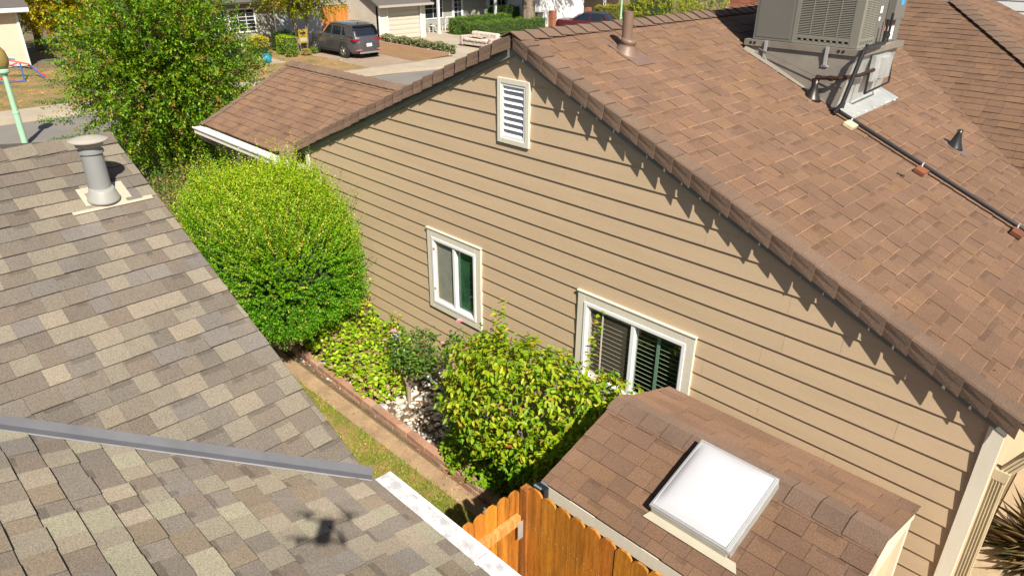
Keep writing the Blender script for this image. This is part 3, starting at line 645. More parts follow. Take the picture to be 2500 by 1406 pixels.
# grey flue
zA = lambda x: ZE+SA*(XV-x)
fx, fy = -.713, -3.72; fz = zA(fx)
m_flue = mat('grey_flue_paint', (.20,.205,.205), .45, var=.05, vs=8)
m_cream = mat('cream_flashing_paint', (.38,.345,.265), .55, var=.05, vs=6)
b = MB(); b.lathe([(.080,0),(.074,.34),(.086,.34),(.086,.36),(.074,.36),(.074,.40),(.07,.40)], (fx,fy,fz), (0,0,1), 28)
F_ = build('flue_pipe', b, m_flue, NH, smooth=False)
b = MB(); b.lathe([(.09,.0),(.094,.012),(.094,.030),(.130,.038),(.132,.045),(.09,.060),(.02,.072)], (fx,fy,fz+.39), (0,0,1), 28); build('rain_cap', b, mat('beige_cap_paint', (.34,.315,.27), .5), F_, smooth=False)
nA_ = Vector((SA,0,1)).normalized()
b = MB(); b.lathe([(.118,.0),(.110,.012),(.084,.085),(.079,.09)], Vector((fx+.02,fy,fz-.005)), nA_*.5+Vector((0,0,.5)), 28); build('flashing_cone', b, mat('grey_cone_paint', (.26,.255,.235), .5), F_, smooth=True)
def onA(x, y, h=.010): return (x, y, zA(x)+h)
b = MB(); b.poly([onA(-.83,-3.86),onA(-.83,-3.54),onA(-.585,-3.54),onA(-.585,-3.86)], .003, nA_); b.poly([onA(-.615,-3.97,.012),onA(-.615,-3.41,.012),onA(-.575,-3.41,.012),onA(-.575,-3.97,.012)], .003, nA_)
build('flashing_sheet', b, m_cream, F_)

# ------------------------------------------------------------------ shed with skylight
SH = thing('lean_to_shed', 'small brown shingled shed between the orange fence and the tan wall', 'shed', (3.35,-1.1,0))
SS = .335; LS = math.sqrt(1+SS*SS); sy, sz = -1.085, 2.105
b = MB(); rg = random.Random(21)
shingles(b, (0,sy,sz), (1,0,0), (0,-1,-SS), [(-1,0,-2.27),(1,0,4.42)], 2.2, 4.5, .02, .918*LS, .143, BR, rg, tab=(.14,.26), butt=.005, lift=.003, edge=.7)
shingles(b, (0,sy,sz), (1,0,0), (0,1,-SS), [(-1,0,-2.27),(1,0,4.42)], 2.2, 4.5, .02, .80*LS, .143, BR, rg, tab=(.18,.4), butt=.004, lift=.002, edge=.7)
build('roof', b, m_brown, SH)
b = MB()
b.poly([(2.275,sy,sz-.008),(4.415,sy,sz-.008),(4.415,sy-.90,sz-.9*SS-.008),(2.275,sy-.90,sz-.9*SS-.008)], .025, (0,-SS,1))
b.poly([(2.275,sy,sz-.008),(4.415,sy,sz-.008),(4.415,sy+.78,sz-.78*SS-.008),(2.275,sy+.78,sz-.78*SS-.008)], .025, (0,SS,1))
build('roof_deck', b, mat('roof_underlay', (.12,.075,.055), .95), SH)
b = MB(); x = 4.42
while x > 2.3:
    folded_cap(b, (x,sy,sz+.004), (max(x-.24,2.26),sy,sz+.006), (0,-1,-SS), .14, (0,1,-SS), .16, R.choice(CAPC), 0, .009, .004); x -= .2
build('ridge_cap', b, m_brown, SH)
b = MB(); b.box((2.285,-1.996,1.655), (4.40,-1.975,1.770)); b.box((2.262,-2.02,1.64),(2.284,-1.94,1.785)); build('fascia', b, m_trim, SH)
b = MB()
for sg, yy in ((-1,-.88),(1,.77)): 
    b.add([(4.405,sy,sz-.03),(4.405,sy+yy,sz-.03-abs(yy)*SS),(4.405,sy+yy,sz-.12-abs(yy)*SS),(4.405,sy,sz-.12)], [(0,1,2,3)])
b.box((4.36,-1.90,0),(4.40,-1.82,1.75)); b.box((4.36,-.42,0),(4.40,-.34,1.75)); b.box((4.36,-1.12,0),(4.40,-1.05,1.98)); b.box((4.362,-1.82,1.70),(4.398,-.42,1.78))
build('gable_trim', b, mat('pale_peach_trim', (.62,.52,.40), .6), SH)
b = MB(); b.box((2.36,-1.88,0), (4.36,-.36,1.72)); b.poly([(4.37,-1.9,1.70),(4.37,-.36,1.70),(4.37,sy,1.97)]); build('wall', b, mat('peach_panel', (.50,.37,.24), .8, var=.05, vs=3), SH)
# skylight
SK = thing('skylight', 'square white domed skylight with an aluminium frame set in the small brown roof', 'skylight', (3.41,-1.42,2.0))
tx = Vector((1,0,0)); ty = Vector((0,1,SS)).normalized(); tn = Vector((0,-SS,1)).normalized()
c0 = Vector((3.395,-1.445,sz-SS*(sy+1.428)*1.0))
c0.z = sz-SS*(sy+1.428)
hw_, hl_ = .305, .338
def sp(u, v, h): return c0+tx*u+ty*v+tn*h
b = MB()
for (ua, ub, va, vb) in ((-1,1,-1,-1),(-1,1,1,1),(-1,-1,-1,1),(1,1,-1,1)):
    p = sp(ua*hw_*.95, va*hl_*.95, .038); q = sp(ub*hw_*.95, vb*hl_*.95, .038); b.beam(p, q, .04, .08, tn)
build('curb', b, m_galv, SK)
b = MB()
ringp = [(1.0,.060),(1.0,.088),(.985,.096),(.955,.096),(.95,.102),(.94,.102),(.93,.096)]
pts = []
for k_, h in ringp: pts += [sp(sx*hw_*k_, sy_*hl_*k_, h) for sx, sy_ in ((-1,-1),(1,-1),(1,1),(-1,1))]
b.add(pts, [(i*4+j, i*4+(j+1) % 4, (i+1)*4+(j+1) % 4, (i+1)*4+j) for i in range(len(ringp)-1) for j in range(4)])
build('frame', b, mat('brushed_aluminium', (.40,.40,.41), .45, metal=.35, fine=.08, fs=60), SK)
n = 16; V_ = []; F = []
for i in range(n+1):
    for j in range(n+1):
        u = -1+2*i/n; v = -1+2*j/n; h = .094+.055*((1-u**4)*(1-v**4))**.6; V_.append(sp(u*hw_*.94, v*hl_*.94, h))
for i in range(n):
    for j in range(n): a = i*(n+1)+j; F.append((a,a+1,a+n+2,a+n+1))
b = MB(); b.add(V_, F); build('dome', b, mat('white_acrylic_dome', (.46,.46,.49), .18, spec=.5, var=.02, vs=5), SK, smooth=True)
b = MB(); b.poly([sp(-.325,-.40,.012), sp(.40,-.40,.012), sp(.36,-.335,.012), sp(-.30,-.335,.012)], .004, tn); build('flange', b, mat('cream_flashing_paint', (.38,.345,.265), .55), SK)

# ------------------------------------------------------------------ cedar fence
m_cedar = mat('stained_cedar', (1,1,1), .55, attr=True, var=.38, vs=3.0, fine=.2, fs=24, stretch=(9,9,.7), spec=.4, bump=.15, bs=20)
def dogear(mb, p, du, wd, z0, z1, th, nrm, col):
    p = Vector(p); du = Vector(du); nr = Vector(nrm)*th
    pr = [(0,z0),(wd,z0),(wd,z1-.042),(wd*.90,z1-.018),(wd*.70,z1),(wd*.32,z1),(wd*.10,z1-.018),(0,z1-.042)]
    f = [p+du*u+Vector((0,0,z)) for u, z in pr]; k = len(f)
    mb.add([q for q in f]+[q-nr for q in f], [tuple(range(k)), tuple(range(2*k-1,k-1,-1))]+[(i,i+k,(i+1) % k+k,(i+1) % k) for i in range(k)], col)
def cedar():
    k = R.uniform(.70, 1.12); return (.46*k, .175*k*R.uniform(.88,1.12), .022*k)
FE = thing('wooden_fence', 'orange stained picket fence running parallel to the tan wall in front of the shed', 'fence', (3.5,-2.15,0))
b = MB(); x = 2.27
while x < 6.5:
    dogear(b, (x,-2.15+R.uniform(-.004,.004),0), (1,0,0), .132, 0, 1.83+R.uniform(-.012,.012), .018, (0,-1,0), cedar()); x += .136
build('pickets', b, m_cedar, FE)
b = MB(); x = 2.27
while x < 4.2:
    for dx_ in (.03,.10): b.lathe([(.0035,0),(.003,.002)], (x+dx_,-2.1685,1.49+R.uniform(-.01,.01)), (0,-1,0), 6)
    x += .136
nh = build('nail_heads', b, m_galv, FE); nh['kind'] = 'stuff'
b = MB(); b.box((2.25,-2.11,1.45),(6.5,-2.07,1.54),cedar()); b.box((2.25,-2.11,.35),(6.5,-2.07,.44),cedar()); build('rail', b, m_cedar, FE)
b = MB(); b.box((2.20,-2.17,0), (2.268,-2.10,1.79), (.30,.11,.025)); build('post', b, m_cedar, FE)
FG = thing('wooden_fence', 'orange picket fence with a rail and metal plate crossing the side yard', 'fence', (2.2,-2.7,0))
b = MB(); y = -2.30
while y > -3.75:
    dogear(b, (2.215+R.uniform(-.004,.004),y,0), (0,1,0), .112, 0, 1.80+R.uniform(-.01,.01), .018, (1,0,0), cedar()); y -= .117
build('pickets', b, m_cedar, FG)
b = MB(); b.box((2.218,-3.7,1.50),(2.262,-2.22,1.585),(.52,.24,.07)); build('rail', b, m_cedar, FG)
b = MB(); b.box((2.264,-2.255,1.36),(2.268,-2.20,1.53)); 
build('metal_plate', b, m_galv, FG)
FX = thing('wall_light', 'small black fixture with two shiny pale strips tucked behind the fence corner', 'lamp', (2.28,-2.0,1.65))
b = MB(); b.box((2.262,-2.075,1.66),(2.36,-2.02,1.80)); b.lathe([(.03,0),(.035,.05),(.01,.06)],(2.33,-2.07,1.70),(0,-1,0),12); build('body', b, mat('black_plastic', (.012,.012,.014), .35), FX, bev=.005)
m_pb = mat('pale_blue_metal', (.25,.33,.42), .3, metal=.5)
b = MB(); b.obox((2.30,-2.08,1.803),(.035,0,0),(0,.009,0),(0,0,.004)); build('reflector', b, m_pb, FX)
b = MB(); b.obox((2.31,-2.02,1.803),(.028,0,0),(0,.008,0),(0,0,.004)); build('reflector', b, m_pb, FX)

# ------------------------------------------------------------------ foliage tools
def nrmz(a): return a/np.maximum(np.linalg.norm(a, axis=1, keepdims=True), 1e-9)
def rvec(n): return nrmz(NR.normal(size=(n, 3)))
def leaf_arrays(P, D, Nn, Ln, Wd, C, kind='d', fold=.25, droop=.0):
    D = nrmz(D); S = nrmz(np.cross(D, Nn)); N2 = np.cross(S, D); n = len(P)
    Ln = np.broadcast_to(np.asarray(Ln).reshape(-1, 1) if np.ndim(Ln) else Ln, (n, 1)); Wd = np.broadcast_to(np.asarray(Wd).reshape(-1, 1) if np.ndim(Wd) else Wd, (n, 1))
    if kind == 'd':
        V = np.stack([P, P+D*Ln*.45+S*Wd*.5+N2*fold*Wd, P+D*Ln-N2*droop*Ln, P+D*Ln*.45-S*Wd*.5+N2*fold*Wd], 1)
        F = np.array([[0,1,2],[0,2,3]]); k = 4
    elif kind == 'leaf':
        V = np.stack([P, P+D*Ln*.28+S*Wd*.45+N2*fold*Wd, P+D*Ln*.65+S*Wd*.40+N2*(fold*Wd-droop*Ln*.4), P+D*Ln-N2*droop*Ln,
                      P+D*Ln*.65-S*Wd*.40+N2*(fold*Wd-droop*Ln*.4), P+D*Ln*.28-S*Wd*.45+N2*fold*Wd], 1)
        F = np.array([[0,1,2,3],[0,3,4,5]]); k = 6
    else:  # round ruffled leaf
        a = np.arange(6)*math.pi/3
        V = np.stack([P+D*Ln*.5*(1+math.cos(t))+S*Wd*.5*math.sin(t)+N2*fold*Wd*abs(math.sin(t*1.5)) for t in a], 1)
        F = np.array([[0,1,2,3],[0,3,4,5]]); k = 6
    FF = (F[None]+(np.arange(n)*k)[:, None, None]).reshape(-1, F.shape[1])
    return V.reshape(-1, 3), FF, np.repeat(C, k, 0)
def shoots(P, D, L, n, up=.0, sag=.0, lean=.9, t0=.1):
    """leaf positions and directions along curved shoots"""
    m_ = len(P); t = np.linspace(t0, 1, n)[None, :, None]
    L = np.broadcast_to(np.asarray(L).reshape(-1, 1) if np.ndim(L) else L, (m_, 1))[:, None]
    pos = P[:, None]+D[:, None]*L*t+np.array([0, 0, 1.])*(up*t**2-sag*t**2)*L
    dr = D[:, None]+np.array([0, 0, 1.])*(2*up*t-2*sag*t); dr = dr.reshape(-1, 3)
    dr = nrmz(dr); side = rvec(len(dr)); side = nrmz(side-dr*np.sum(side*dr, 1, keepdims=True))
    ld = nrmz(dr*(1-lean*.5)+side*lean)
    return pos.reshape(-1, 3), ld, np.tile(np.linspace(t0, 1, n), m_)
def pal(cols, n, jit=.15):
    c = np.array(cols)[NR.integers(0, len(cols), n)]
    return c*(1+NR.uniform(-jit, jit, (n, 1)))
def leafmat(name, trans=.35, rough=.45, spec=.4):
    return mat(name, (1,1,1), rough, attr=True, trans=trans, spec=spec)
m_leaf = leafmat('leaf_green'); m_gloss = leafmat('leaf_glossy', .35, .45, .35); m_dry = leafmat('leaf_dry', .2, .7, .2)
def bark(name, c): return mat(name, c, .9, var=.25, vs=8, fine=.2, fs=50, bump=.5, bs=30, stretch=(1,1,.4))
m_bark = bark('grey_bark', (.20,.165,.12)); m_bark2 = bark('pale_brown_bark', (.16,.12,.085))

# round clipped shrub between the houses
def round_shrub(c, r, nsh, nl, ll, label, cat='shrub'):
    T = thing('round_shrub', label, cat, (c[0], c[1], 0)); c = np.array(c); r = np.array(r)
    d = rvec(nsh*2); d = d[d[:, 2] > -.75][:nsh]
    lump = 1+.07*np.sin(d[:, :1]*5+d[:, 1:2]*4)+.06*np.sin(d[:, 2:]*9+d[:, :1]*7)+.03*np.sin(d[:, 1:2]*17+d[:, 2:]*13)
    ds_ = np.sign(d)*np.abs(d)**.78
    P = c+ds_*r*.82*lump; sd = nrmz(d*.8+np.array([0,0,1.1])*np.clip(d[:, 2:]+.25, 0, 1)+rvec(len(d))*.28)
    Ls = NR.uniform(.13, .28, len(d))*(1+.25*(d[:, 2] > .35)+.9*(NR.random(len(d)) < .16)*(d[:, 2] > .25)+.6*(NR.random(len(d)) < .04))
    pos, ld, t = shoots(P, sd, Ls, nl, up=.12, lean=.95)
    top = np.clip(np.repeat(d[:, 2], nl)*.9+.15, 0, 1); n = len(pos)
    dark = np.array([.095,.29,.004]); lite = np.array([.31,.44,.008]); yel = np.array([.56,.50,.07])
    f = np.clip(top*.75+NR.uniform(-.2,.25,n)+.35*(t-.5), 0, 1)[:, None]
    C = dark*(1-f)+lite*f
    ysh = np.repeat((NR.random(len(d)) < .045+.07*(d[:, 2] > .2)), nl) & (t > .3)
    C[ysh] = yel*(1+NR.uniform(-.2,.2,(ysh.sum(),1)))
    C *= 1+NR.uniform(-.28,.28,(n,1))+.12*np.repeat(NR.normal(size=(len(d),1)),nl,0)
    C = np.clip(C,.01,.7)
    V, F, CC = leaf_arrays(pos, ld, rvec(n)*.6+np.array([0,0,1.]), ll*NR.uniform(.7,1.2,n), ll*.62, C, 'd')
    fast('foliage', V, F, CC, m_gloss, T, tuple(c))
    b = MB(); 
    for i in range(7):
        a = i*.9; b.tube([(c[0]+.05*math.cos(a),c[1]+.05*math.sin(a),0),(c[0]+.18*math.cos(a),c[1]+.18*math.sin(a),.5),(c[0]+r[0]*.6*math.cos(a),c[1]+r[1]*.6*math.sin(a),c[2])], [.035,.028,.012], 6)
    build('trunk', b, m_bark, T)
    # inner twiggy mass
    b = MB(); n1, n2 = 18, 12
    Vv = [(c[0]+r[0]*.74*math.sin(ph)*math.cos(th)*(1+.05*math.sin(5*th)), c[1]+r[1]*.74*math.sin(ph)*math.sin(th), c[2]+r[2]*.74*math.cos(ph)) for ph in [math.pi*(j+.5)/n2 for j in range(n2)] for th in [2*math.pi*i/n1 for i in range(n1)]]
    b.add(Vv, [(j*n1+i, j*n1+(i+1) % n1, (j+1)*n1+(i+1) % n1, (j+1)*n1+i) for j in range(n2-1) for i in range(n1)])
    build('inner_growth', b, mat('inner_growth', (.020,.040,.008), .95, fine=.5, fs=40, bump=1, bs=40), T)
    return T
round_shrub((-3.76,-1.02,1.51), (1.47,1.0,1.12), 10500, 21, .0255, 'big rounded bright green shrub growing between the two houses')

# quince like small tree
def small_tree():
    T = thing('fruit_tree', 'small tree with large yellowing green leaves in front of the wide window', 'tree', (.80,-.80,0))
    rg = random.Random(4)
    b = MB(); tips = []
    trunk_pts = [(.80,-.80,0),(.74,-.86,.35),(.70,-.95,.60)]
    b.tube(trunk_pts, [.032,.028,.024], 7)
    b.tube([(.86,-.78,0),(1.0,-.84,.45),(1.10,-.95,.80)], [.028,.022,.018], 7)
    for i in range(26):
        a = rg.uniform(0, 6.28); base = Vector((.70,-.95,.60)) if i % 2 else Vector((1.10,-.95,.80))
        tgt = Vector((.72+.85*math.cos(a)*rg.uniform(.4,1), -.92+.50*math.sin(a)*rg.uniform(.4,1), rg.uniform(.95,1.85)))
        mid = base.lerp(tgt, .5)+Vector((0,0,.12)); b.tube([base, mid, tgt], [.014,.009,.004], 5); tips.append(tgt)
    build('trunk', b, m_bark, T)
    n = 980; d = rvec(n); rad = NR.uniform(.45, 1.0, (n, 1))**.6
    c = np.array([.98,-.88,1.25]); r = np.array([.98,.50,.62])
    P = c+d*r*rad; P[:, 2] -= .0; sd = nrmz(d*np.array([1,1,.6])+rvec(n)*.5+np.array([0,0,.35]))
    # upright spikes seen above the crown
    sp_ = []; spd = []
    for (x, y, z, k) in ((.60,-.80,1.68,1.0),(1.60,-.60,1.85,1.0),(.54,-.85,1.6,.9),(1.25,-.8,1.70,.5),(2.0,-.7,1.6,.5),(.25,-.9,1.5,.4)):
        for q in range(4 if k > .8 else 3): sp_.append((x+q*.015,y,z+.15*q*k)); spd.append((NR.uniform(-.15,.15),NR.uniform(-.1,.1),1))
    P = np.vstack([P, np.array(sp_)]); sd = nrmz(np.vstack([sd, np.array(spd)]))
    # right arm of the crown reaching toward the window
    m_ = 75; Q = np.array([1.80,-.66,1.62])+rvec(m_)*np.array([.40,.28,.26])*NR.uniform(.2,1,(m_,1)); P = np.vstack([P, Q]); sd = nrmz(np.vstack([sd, rvec(m_)+np.array([.2,0,.5])]))
    pos, ld, t = shoots(P, sd, .20, 9, lean=1.1); n = len(pos)
    ld = nrmz(ld+np.array([0,0,-.28]))
    cols = [(.17,.29,.006),(.23,.34,.008),(.31,.37,.010),(.11,.23,.006),(.38,.38,.02),(.20,.32,.010)]
    C = pal(cols, n, .2)
    odd = NR.random(n); hz = np.clip(1-np.abs(pos[:, 0]-1.05)/.9, 0, 1)
    C[odd < .03*hz+.004] = (.40,.24,.03); C[(odd > .992)] = (.30,.10,.03); C[(odd > .93) & (odd < .955)] = (.42,.36,.06)
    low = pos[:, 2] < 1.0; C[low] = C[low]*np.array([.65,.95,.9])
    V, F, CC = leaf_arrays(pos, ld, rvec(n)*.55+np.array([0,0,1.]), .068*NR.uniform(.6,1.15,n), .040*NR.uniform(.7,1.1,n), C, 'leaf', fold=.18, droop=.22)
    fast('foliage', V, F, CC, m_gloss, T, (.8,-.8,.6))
small_tree()

def clump(name, label, cat, boxes, cols, size, nper, hgt, parent=None, kind='round', group=None, dry=.08, stemc=(.30,.17,.09)):
    """low leafy plants: boxes of (x, y, rx, ry, h, n)"""
    T = thing(name, label, cat, (boxes[0][0], boxes[0][1], 0), group)
    allP = []; bs = MB()
    for (x, y, rx, ry, h, n) in boxes:
        a = NR.uniform(0, 2*math.pi, n); q = NR.random(n)**.5
        px = x+rx*q*np.cos(a); py = y+ry*q*np.sin(a); lum = 1.2+.32*np.sin(px*11+py*5)*np.cos(py*13-px*4)
        pz = h*np.sqrt(np.clip(1.02-q**2, 0, 1))*NR.uniform(.55, 1.1, n)*lum+.04
        allP.append(np.stack([px, py, pz], 1))
        for i in range(0, n, 9):
            bs.tube([(x+(px[i]-x)*.5,y+(py[i]-y)*.5,.0),(px[i],py[i],pz[i]*.6),(px[i],py[i],pz[i])], .004, 4)
    P = np.vstack(allP); n = len(P)
    D = rvec(n)*np.array([1,1,.35]); N_ = rvec(n)*.45+np.array([.25,-.25,1.])
    C = pal(cols, n, .2); o = NR.random(n); C[o < dry] = np.array([.38,.22,.12])*NR.uniform(.7,1.2,((o < dry).sum(),1))
    V, F, CC = leaf_arrays(P, D, N_, size*NR.uniform(.6,1.2,n), size*NR.uniform(.6,1.1,n), C, kind, fold=.12)
    fast('foliage', V, F, CC, m_leaf, T, (boxes[0][0], boxes[0][1], .1))
    build('stems', bs, mat('plant_stem', stemc, .8), T)
    return T
GC = [(.27,.42,.010),(.34,.48,.015),(.18,.32,.008),(.38,.50,.03),(.13,.25,.006)]
clump('geranium', 'bright lime green leafy plants with dried stems beside the rose bush', 'plant',
      [(-3.15,-.58,.55,.42,.50,1700),(-2.45,-.66,.50,.40,.46,1700),(-1.80,-.74,.40,.33,.38,1100),(-2.9,-.22,.5,.2,.70,800),(-2.2,-.24,.45,.2,.60,700),(-3.6,-.30,.4,.25,.80,500),(-3.85,-.95,.25,.12,.25,160)], GC, .052, 1, .4, dry=.14)
clump('geranium', 'low round leaved green plant under the yellowing tree beside the brick edging', 'plant',
      [(.30,-.96,.50,.22,.42,900),(.66,-.95,.36,.18,.32,450),(.12,-.98,.25,.14,.30,260)], [(.16,.30,.008),(.21,.36,.01),(.11,.23,.006)], .052, 1, .4)
clump('groundcover_plant', 'dark green leafy plants behind the big rounded shrub', 'plant',
      [(-6.2,-.9,.6,.5,.55,900),(-7.4,-.9,.9,.6,.7,1000),(-8.9,-.5,.9,.8,.8,1000),(-10.3,.2,.9,.9,.8,1000),(-11.6,.9,1.0,1.0,.7,1000),(-9.6,1.4,1.2,.8,.9,900)], [(.06,.12,.015),(.09,.15,.02),(.05,.09,.012)], .05, 1, .4, dry=.12)

# rose bush
RB = thing('rose_bush', 'pruned rose bush with dark green leaves and pink flowers beside the tan wall', 'plant', (-1.28,-.65,0))
b = MB(); b.tube([(-1.28,-.65,0),(-1.29,-.64,.14),(-1.31,-.63,.28)], [.028,.024,.034], 7)
tipl = [(-1.62,-.60,.75),(-1.55,-.55,.9),(-1.2,-.5,.85),(-.95,-.5,.95),(-.72,-.45,.92),(-.60,-.42,1.20),(-1.4,-.75,.7),(-1.05,-.7,.8),(-.8,-.62,.85),(-1.3,-.45,.98),(-1.05,-.42,1.05)]
for tp in tipl:
    b.tube([(-1.31,-.63,.26),Vector((-1.31,-.63,.26)).lerp(Vector(tp),.5)+Vector((0,0,.05)),tp], [.013,.008,.004], 5)
b.tube([(-.62,-.44,.95),(-.56,-.38,1.15),(-.55,-.36,1.38)], .005, 5)
build('stem', b, bark('rose_bark', (.24,.19,.14)), RB)
P = np.vstack([np.array(t)+rvec(80)*np.array([.15,.12,.13])*NR.uniform(.2,1,(80,1)) for t in tipl]+[np.array([[-.56,-.37,1.02+.04*i] for i in range(9)])+rvec(9)*.04]+[np.array([-1.18,-.6,.74])+rvec(750)*np.array([.44,.22,.24])*NR.uniform(.2,1,(750,1))])
n = len(P); C = pal([(.075,.16,.025),(.09,.18,.025),(.045,.11,.02),(.16,.27,.02),(.07,.14,.03)], n, .2); o = NR.random(n); C[o < .06] = (.28,.28,.03); C[o > .98] = (.25,.10,.05)
V, F, CC = leaf_arrays(P, rvec(n)*np.array([1,1,.4]), rvec(n)*.5+np.array([.1,-.1,1.]), .046*NR.uniform(.6,1.2,n), .033, C, 'leaf', fold=.15, droop=.1); fast('foliage', V, F, CC, m_gloss, RB, (-1.28,-.65,.4))
m_pink = mat('pink_petal', (.72,.34,.44), .6, trans=.3)
for p, s in (((-.55,-.37,1.44),.042),((-1.50,-.66,1.03),.044),((-1.62,-.72,.88),.026),((-.72,-.50,1.12),.028)):
    b = MB()
    for ring, (rr, tilt, k) in enumerate(((1,.25,6),(.75,.7,5),(.45,1.2,4))):
        for i in range(k):
            a = 2*math.pi*i/k+ring*.5; d = Vector((math.cos(a)*math.cos(tilt), math.sin(a)*math.cos(tilt), math.sin(tilt))); sd = Vector((-math.sin(a), math.cos(a), 0)); q = Vector(p)
            b.add([q, q+d*s*rr*.6+sd*s*rr*.5, q+d*s*rr+sd*s*rr*.25+Vector((0,0,.004)), q+d*s*rr-sd*s*rr*.25+Vector((0,0,.004)), q+d*s*rr*.6-sd*s*rr*.5], [(0,1,2,3,4)])
    build('flower', b, m_pink, RB)
# white pipework at the wall foot
b = MB(); b.tube([(-1.62,-.05,.24),(-1.45,-.07,.22),(-1.25,-.09,.20),(-1.22,-.10,.10),(-1.22,-.10,.03)], .022, 8); b.tube([(-1.62,-.12,.10),(-1.45,-.13,.06),(-1.2,-.14,.045),(-.75,-.13,.04),(-.3,-.12,.03)], .026, 8); b.lathe([(.035,-.04),(.035,.04)], (-1.55,-.13,.10), (1,.2,-.5), 10); b.lathe([(.03,-.03),(.03,.03)], (-1.25,-.09,.19), (0,0,1), 10)
tag(build('white_drain_pipe', b, mat('chalky_white_pipe', (.55,.57,.60), .6, var=.15, vs=12)), 'chalky white plumbing pipes on the stones at the foot of the tan wall', 'pipe')
b = MB(); b.lathe([(.05,0),(.06,.03),(.05,.05),(.02,.055)], (-1.93,-.33,.62), (.2,-.3,1), 12); b.tube([(-1.93,-.33,.0),(-1.93,-.33,.64)], .012, 6)
tag(build('garden_light', b, mat('pale_garden_light', (.45,.47,.52), .4)), 'small pale garden light poking out of the lime green plants', 'lamp')

# brick edging
b = MB(); m_edge = mat('edging_brick', (1,1,1), .9, attr=True, fine=.18, fs=60, var=.12, vs=6, bump=.4, bs=70)
x = -8.6; 
def yedge(x): return -1.10-.03*math.sin(x*.4)-.012*x
while x < 2.2:
    wd = .19; yy = yedge(x)
    for row, (z0, z1) in enumerate(((-.02,.055),(.06,.125))):
        k = R.uniform(.8,1.15); c = R.choice(((.34,.185,.12),(.31,.17,.115),(.38,.235,.16),(.29,.19,.13)))
        c = tuple(q*k for q in c); o_ = (.095 if row else 0); j = R.uniform(-.004,.004)
        b.beam((x+o_,yy-.0+j,(z0+z1)/2), (x+o_+wd-.01,yedge(x+wd)+j,(z0+z1)/2), .10, z1-z0, (0,0,1), c)
    x += wd
BE = build('brick_edging', b, m_edge, bev=.004); tag(BE, 'low red brick border along the stone planting bed', 'border wall')
# river stones
def icos():
    t = (1+5**.5)/2
    v = [(-1,t,0),(1,t,0),(-1,-t,0),(1,-t,0),(0,-1,t),(0,1,t),(0,-1,-t),(0,1,-t),(t,0,-1),(t,0,1),(-t,0,-1),(-t,0,1)]
    f = [(0,11,5),(0,5,1),(0,1,7),(0,7,10),(0,10,11),(1,5,9),(5,11,4),(11,10,2),(10,7,6),(7,1,8),(3,9,4),(3,4,2),(3,2,6),(3,6,8),(3,8,9),(4,9,5),(2,4,11),(6,2,10),(8,6,7),(9,8,1)]
    v = [Vector(p).normalized() for p in v]; nf = []; cache = {}
    def mid(a, b_):
        k = (min(a,b_), max(a,b_))
        if k not in cache: v.append(((v[a]+v[b_])/2).normalized()); cache[k] = len(v)-1
        return cache[k]
    for a, b_, c in f: x_, y_, z_ = mid(a,b_), mid(b_,c), mid(c,a); nf += [(a,x_,z_),(b_,y_,x_),(c,z_,y_),(x_,y_,z_)]
    return np.array([tuple(p) for p in v]), np.array(nf)
IV, IF = icos()
def stones(name, X, Y, Z, S, C, m_, label=None):
    n = len(X); sc3 = np.stack([S*NR.uniform(.8,1.3,n), S*NR.uniform(.6,1,n), S*NR.uniform(.35,.6,n)], 1)
    a = NR.uniform(0, 6.28, n); ca, sa = np.cos(a), np.sin(a)
    Vv = IV[None]*sc3[:, None]*(1+NR.uniform(-.08,.08,(n,len(IV),1)))
    Vx = Vv[..., 0]*ca[:, None]-Vv[..., 1]*sa[:, None]; Vy = Vv[..., 0]*sa[:, None]+Vv[..., 1]*ca[:, None]
    V = np.stack([Vx+X[:, None], Vy+Y[:, None], Vv[..., 2]+Z[:, None]], 2).reshape(-1, 3)
    F = (IF[None]+(np.arange(n)*len(IV))[:, None, None]).reshape(-1, 3)
    o = fast(name, V, F, np.repeat(C, len(IV), 0), m_, None, (X.mean(), Y.mean(), 0)); o.data.shade_smooth(); o['kind'] = 'stuff'; return o
n = 5200; X = NR.uniform(-8.4,5.5,n); Y = NR.uniform(-1.08,-.02,n)
stones('river_stones', X, Y, .02+NR.uniform(0,.02,n), NR.uniform(.014,.038,n)*(1+.6*(NR.random(n) < .1)), pal([(.50,.43,.34),(.34,.33,.30),(.60,.53,.44),(.26,.27,.26),(.46,.36,.27),(.40,.40,.37),(.68,.62,.54)], n, .15), mat('river_stone', (1,1,1), .7, attr=True, fine=.1, fs=60, spec=.4))
# grass blades, fallen leaves
def litter(name, X, Y, Z, size, cols, m_=None, up=.25):
    n = len(X); P = np.stack([X, Y, Z], 1); D = rvec(n)*np.array([1,1,up]); C = pal(cols, n, .25)
    V, F, CC = leaf_arrays(P, D, rvec(n)*.35+np.array([0,0,1.]), size*NR.uniform(.6,1.3,n), size*.55, C, 'd', fold=.2)
    o = fast(name, V, F, CC, m_ or m_dry, None, (X.mean(), Y.mean(), 0)); o['kind'] = 'stuff'; return o
n = 60000; X = NR.uniform(-6,2.2,n); Y = NR.uniform(-3.2,-1.38,n)
pt = np.sin(X*2.3+Y*3)+np.sin(X*5.1-Y*4.3)*.7+np.sin(Y*9)*.4; k = pt+NR.uniform(-.7,.7,n) > -.25-1.2*(Y > -1.75); X, Y = X[k], Y[k]; n = len(X)
P = np.stack([X, Y, np.zeros(n)], 1); D = rvec(n)*.75+np.array([0,0,1.])
V, F, CC = leaf_arrays(P, D, rvec(n), .05*NR.uniform(.5,1.2,n), .007, pal([(.22,.32,.02),(.30,.36,.03),(.15,.26,.015),(.42,.36,.08)], n, .2), 'd', fold=0)
o = fast('grass', V, F, CC, m_leaf, None, (-2,-2,0)); o['kind'] = 'stuff'
